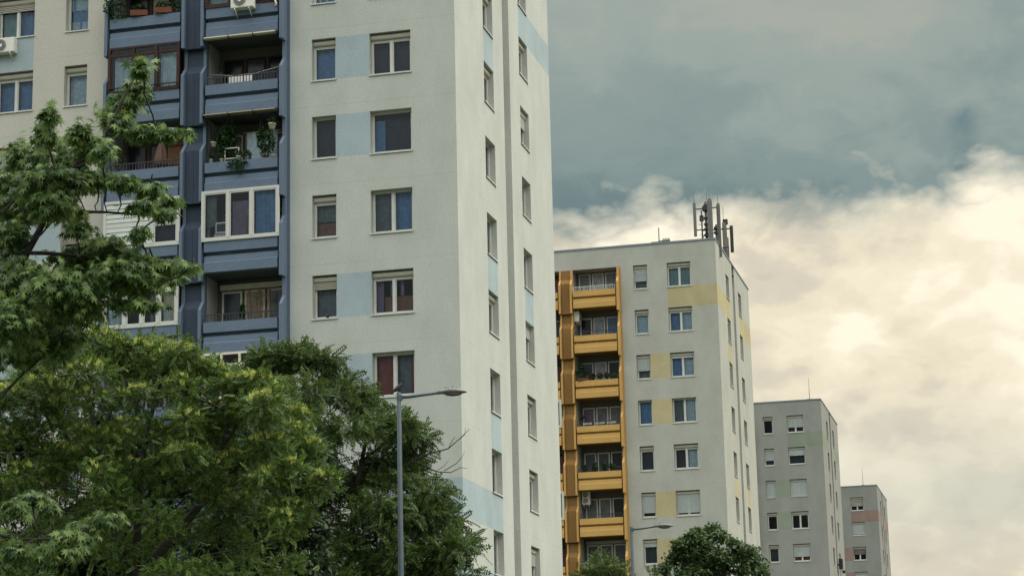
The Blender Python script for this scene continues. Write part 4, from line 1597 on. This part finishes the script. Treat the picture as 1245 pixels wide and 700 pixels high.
# ----------------------------------------------------------------- ground
GR = mat('grass and soil', (.05, .065, .03), rough=.95, var=.4, scale=.6)
AS = mat('asphalt', (.05, .05, .052), rough=.9, var=.2, scale=6)
KERB = mat('concrete kerb', (.33, .32, .30), rough=.9, var=.1, scale=5)
mb = MB()
mb.face([(-3000, -300, 0), (3000, -300, 0), (3000, 5000, 0), (-3000, 5000, 0)])
structure(mb.build('ground', GR))
mb = MB()
R0 = Vector((3.2, -60, .004))
dr = Vector((s_, c_, 0))
sd = Vector((c_, -s_, 0))
a, b_ = R0 + dr * 0, R0 + dr * 700
mb.face([a, a + sd * 7, b_ + sd * 7, b_])
structure(mb.build('road', AS))
mb = MB()
for off in (-.15, 7.0):
    a, b_ = R0 + sd * off, R0 + dr * 700 + sd * off
    lo = [a, a + sd * .15, b_ + sd * .15, b_]
    hi = [q + Vector((0, 0, .12)) for q in lo]
    mb.poly(lo + hi, [(4, 5, 6, 7), (0, 1, 5, 4), (1, 2, 6, 5), (2, 3, 7, 6), (3, 0, 4, 7)])
structure(mb.build('kerb', KERB))

# ----------------------------------------------------------------- light
SUN_EL, SUN_AZ = 50, 101          # azimuth from +y towards +x
sd_ = bpy.data.lights.new('sun', 'SUN')
sd_.energy = 2.1
sd_.angle = RAD(10)
sd_.color = (1, .93, .80)
so = bpy.data.objects.new('sun', sd_)
COL.objects.link(so)
dirv = Vector((math.sin(RAD(SUN_AZ)) * math.cos(RAD(SUN_EL)), math.cos(RAD(SUN_AZ)) * math.cos(RAD(SUN_EL)), math.sin(RAD(SUN_EL))))
so.rotation_euler = dirv.to_track_quat('Z', 'Y').to_euler()

w = bpy.data.worlds.new('World')
S.world = w
w.use_nodes = True
n, l = w.node_tree.nodes, w.node_tree.links
bg = n['Background']
sky = n.new('ShaderNodeTexSky')
sky.sky_type = 'NISHITA'
sky.sun_disc = False
sky.sun_elevation = RAD(SUN_EL)
sky.sun_rotation = RAD(SUN_AZ)
sky.air_density = 1.5
sky.dust_density = 3
tc = n.new('ShaderNodeTexCoord')
sep = n.new('ShaderNodeSeparateXYZ')
l.new(tc.outputs['Generated'], sep.inputs[0])


def math_(op, a, b=None, clamp=False):
    m = n.new('ShaderNodeMath')
    m.operation = op
    m.use_clamp = clamp
    for i, q in enumerate((a, b)):
        if q is None: continue
        if isinstance(q, (int, float)):
            m.inputs[i].default_value = q
        else:
            l.new(q, m.inputs[i])
    return m.outputs[0]


def noise(scale, stretch, detail=6, rough=.55, dist=0, offset=(0, 0, 0)):
    mp = n.new('ShaderNodeMapping')
    mp.inputs['Scale'].default_value = stretch
    mp.inputs['Location'].default_value = offset
    l.new(tc.outputs['Generated'], mp.inputs['Vector'])
    q = n.new('ShaderNodeTexNoise')
    q.inputs['Scale'].default_value = scale
    q.inputs['Detail'].default_value = detail
    q.inputs['Roughness'].default_value = rough
    q.inputs['Distortion'].default_value = dist
    l.new(mp.outputs['Vector'], q.inputs['Vector'])
    return q.outputs['Fac']


def ramp(fac, stops, interp='EASE'):
    r = n.new('ShaderNodeValToRGB')
    r.color_ramp.interpolation = interp
    while len(r.color_ramp.elements) > 1:
        r.color_ramp.elements.remove(r.color_ramp.elements[-1])
    for i, (p_, c) in enumerate(stops):
        e = r.color_ramp.elements[0] if i == 0 else r.color_ramp.elements.new(p_)
        e.position = p_
        e.color = (*c, 1) if len(c) == 3 else c
    l.new(fac, r.inputs['Fac'])
    return r.outputs['Color']


def mixc(f, a, b):
    m = n.new('ShaderNodeMix')
    m.data_type = 'RGBA'
    for s_k, q in (('Factor', f), ('A', a), ('B', b)):
        if isinstance(q, (int, float)): m.inputs[s_k].default_value = q
        elif isinstance(q, tuple): m.inputs[s_k].default_value = (*q, 1)
        else: l.new(q, m.inputs[s_k])
    return m.outputs['Result']


def dirblob(px, py, rx, power=1.0):
    """soft spot round one direction of the sky"""
    d = (at(px, py, 100) - Vector((0, 0, EYE))).normalized()
    vm = n.new('ShaderNodeVectorMath')
    vm.operation = 'DISTANCE'
    vm.inputs[1].default_value = d
    l.new(warp, vm.inputs[0])
    k = math_('DIVIDE', vm.outputs['Value'], rx / CF)
    return math_('POWER', math_('SUBTRACT', 1.0, k, True), power)


zc = sep.outputs['Z']
edge = noise(8, (1, 1, 2.0), 8, .56, .3)
puff = noise(11, (1, 1, 2.2), 4.5, .48, .25, (3, 1, 2))
wide = noise(4.5, (1, 1, 3.0), 5, .5, .2, (1.3, .2, .7))
fine = noise(38, (1, 1, 1.5), 7, .6, .4, (5, 2, 1))
bil = math_('MULTIPLY', math_('ABSOLUTE', math_('SUBTRACT', noise(24, (1, 1, 1.6), 5, .5, .2, (8, 4, 3)), .5)), 2.0)
wz = n.new('ShaderNodeTexNoise')
wz.inputs['Scale'].default_value = 45
wz.inputs['Detail'].default_value = 4
l.new(tc.outputs['Generated'], wz.inputs['Vector'])
wv = n.new('ShaderNodeVectorMath')
wv.operation = 'MULTIPLY_ADD'
l.new(wz.outputs['Color'], wv.inputs[0])
wv.inputs[1].default_value = (.022, .022, .022)
l.new(tc.outputs['Generated'], wv.inputs[2])
wv2 = n.new('ShaderNodeVectorMath')
wv2.operation = 'SUBTRACT'
l.new(wv.outputs[0], wv2.inputs[0])
wv2.inputs[1].default_value = (.011, .011, .011)
warp = wv2.outputs[0]
# height of the underside of the grey cloud bank (z of the view direction)
east = math_('DIVIDE', math_('SUBTRACT', sep.outputs['X'], .188), .03, True)
hcol0 = math_('ADD', zc, math_('MULTIPLY', math_('SUBTRACT', edge, .5), .06))
hcol1 = math_('ADD', hcol0, math_('MULTIPLY', math_('SUBTRACT', .24, bil), .04))
west = math_('DIVIDE', math_('SUBTRACT', sep.outputs['X'], .02), .09, True)
hcol = math_('SUBTRACT', math_('SUBTRACT', hcol1, math_('MULTIPLY', east, .017)), math_('MULTIPLY', west, .010))
bank = math_('DIVIDE', math_('SUBTRACT', hcol, .236), .022, True)          # 0 below, 1 in the bank
body = math_('ADD', math_('ADD', math_('MULTIPLY', math_('SUBTRACT', puff, .5), 1.6), math_('MULTIPLY', math_('SUBTRACT', fine, .5), .35)), math_('MULTIPLY', math_('SUBTRACT', .22, bil), .55))
spots = None
for x_, y_, r_, w_ in ((1005, 268, 130, -.42), (1120, 325, 90, -.28), (975, 300, 90, -.2), (930, 385, 90, -.22), (760, 262, 80, .30), (1040, 222, 70, .30), (1015, 425, 110, .16), (1210, 215, 70, .35), (1170, 380, 160, .12), (1170, 600, 120, -.16)):
    q_ = math_('MULTIPLY', dirblob(x_, y_, r_, .8), w_)
    spots = q_ if spots is None else math_('ADD', spots, q_)
body = math_('ADD', body, spots)
low = ramp(math_('ADD', body, .5, True),
           [(.05, (.56, .52, .42)), (.30, (.72, .655, .52)), (.48, (.88, .79, .60)), (.60, (.95, .86, .66)), (.80, (1.10, 1.0, .79))])
grey = ramp(math_('ADD', math_('ADD', math_('MULTIPLY', math_('SUBTRACT', wide, .5), 2.6), math_('MULTIPLY', math_('SUBTRACT', fine, .5), .75)), .5, True),
            [(.0, (.165, .235, .240)), (.4, (.235, .310, .300)), (.7, (.310, .375, .345)), (1.0, (.43, .44, .37))])
gap = math_('MAXIMUM', dirblob(1176, 193, 36, 1.1), dirblob(1176, 150, 32, 1.2))
lift = math_('DIVIDE', math_('SUBTRACT', hcol, .262), .09, True)
grey = mixc(math_('MULTIPLY', lift, .6), grey, (.37, .415, .375))
grey2 = mixc(math_('MULTIPLY', gap, .5), grey, (.045, .125, .17))
haze = math_('MULTIPLY', math_('SUBTRACT', 1.0, math_('DIVIDE', math_('ABSOLUTE', math_('SUBTRACT', zc, .125)), .05), True), .55)
low2 = mixc(haze, low, (.66, .68, .58))
clouds = mixc(bank, low2, grey2)
# overhead and behind the camera: unseen cloud brightened for fill light, dim low down
over = math_('DIVIDE', math_('SUBTRACT', zc, .36), .25, True)
clouds = mixc(over, clouds, (3.1, 3.15, 3.0))
back = math_('DIVIDE', math_('SUBTRACT', .25, sep.outputs['Y']), .5, True)
rise = math_('DIVIDE', math_('SUBTRACT', zc, .16), .38, True)
rear = mixc(rise, (.26, .29, .30), (2.3, 2.42, 2.35))
clouds = mixc(math_('MULTIPLY', back, .95), clouds, rear)
sc = n.new('ShaderNodeVectorMath')
sc.operation = 'SCALE'
sc.inputs['Scale'].default_value = 10.0          # cloud brightness against the background strength of 0.1
l.new(clouds, sc.inputs[0])
fin = mixc(.96, sky.outputs['Color'], sc.outputs[0])
l.new(fin, bg.inputs['Color'])
bg.inputs['Strength'].default_value = .1

# ----------------------------------------------------------------- view
S.view_settings.view_transform = 'Standard'
S.view_settings.look = 'None'
S.view_settings.exposure = 0
S.view_settings.gamma = 1
S.render.engine = 'CYCLES'
S.cycles.max_bounces = 6
S.cycles.transparent_max_bounces = 12
S.cycles.use_denoising = True
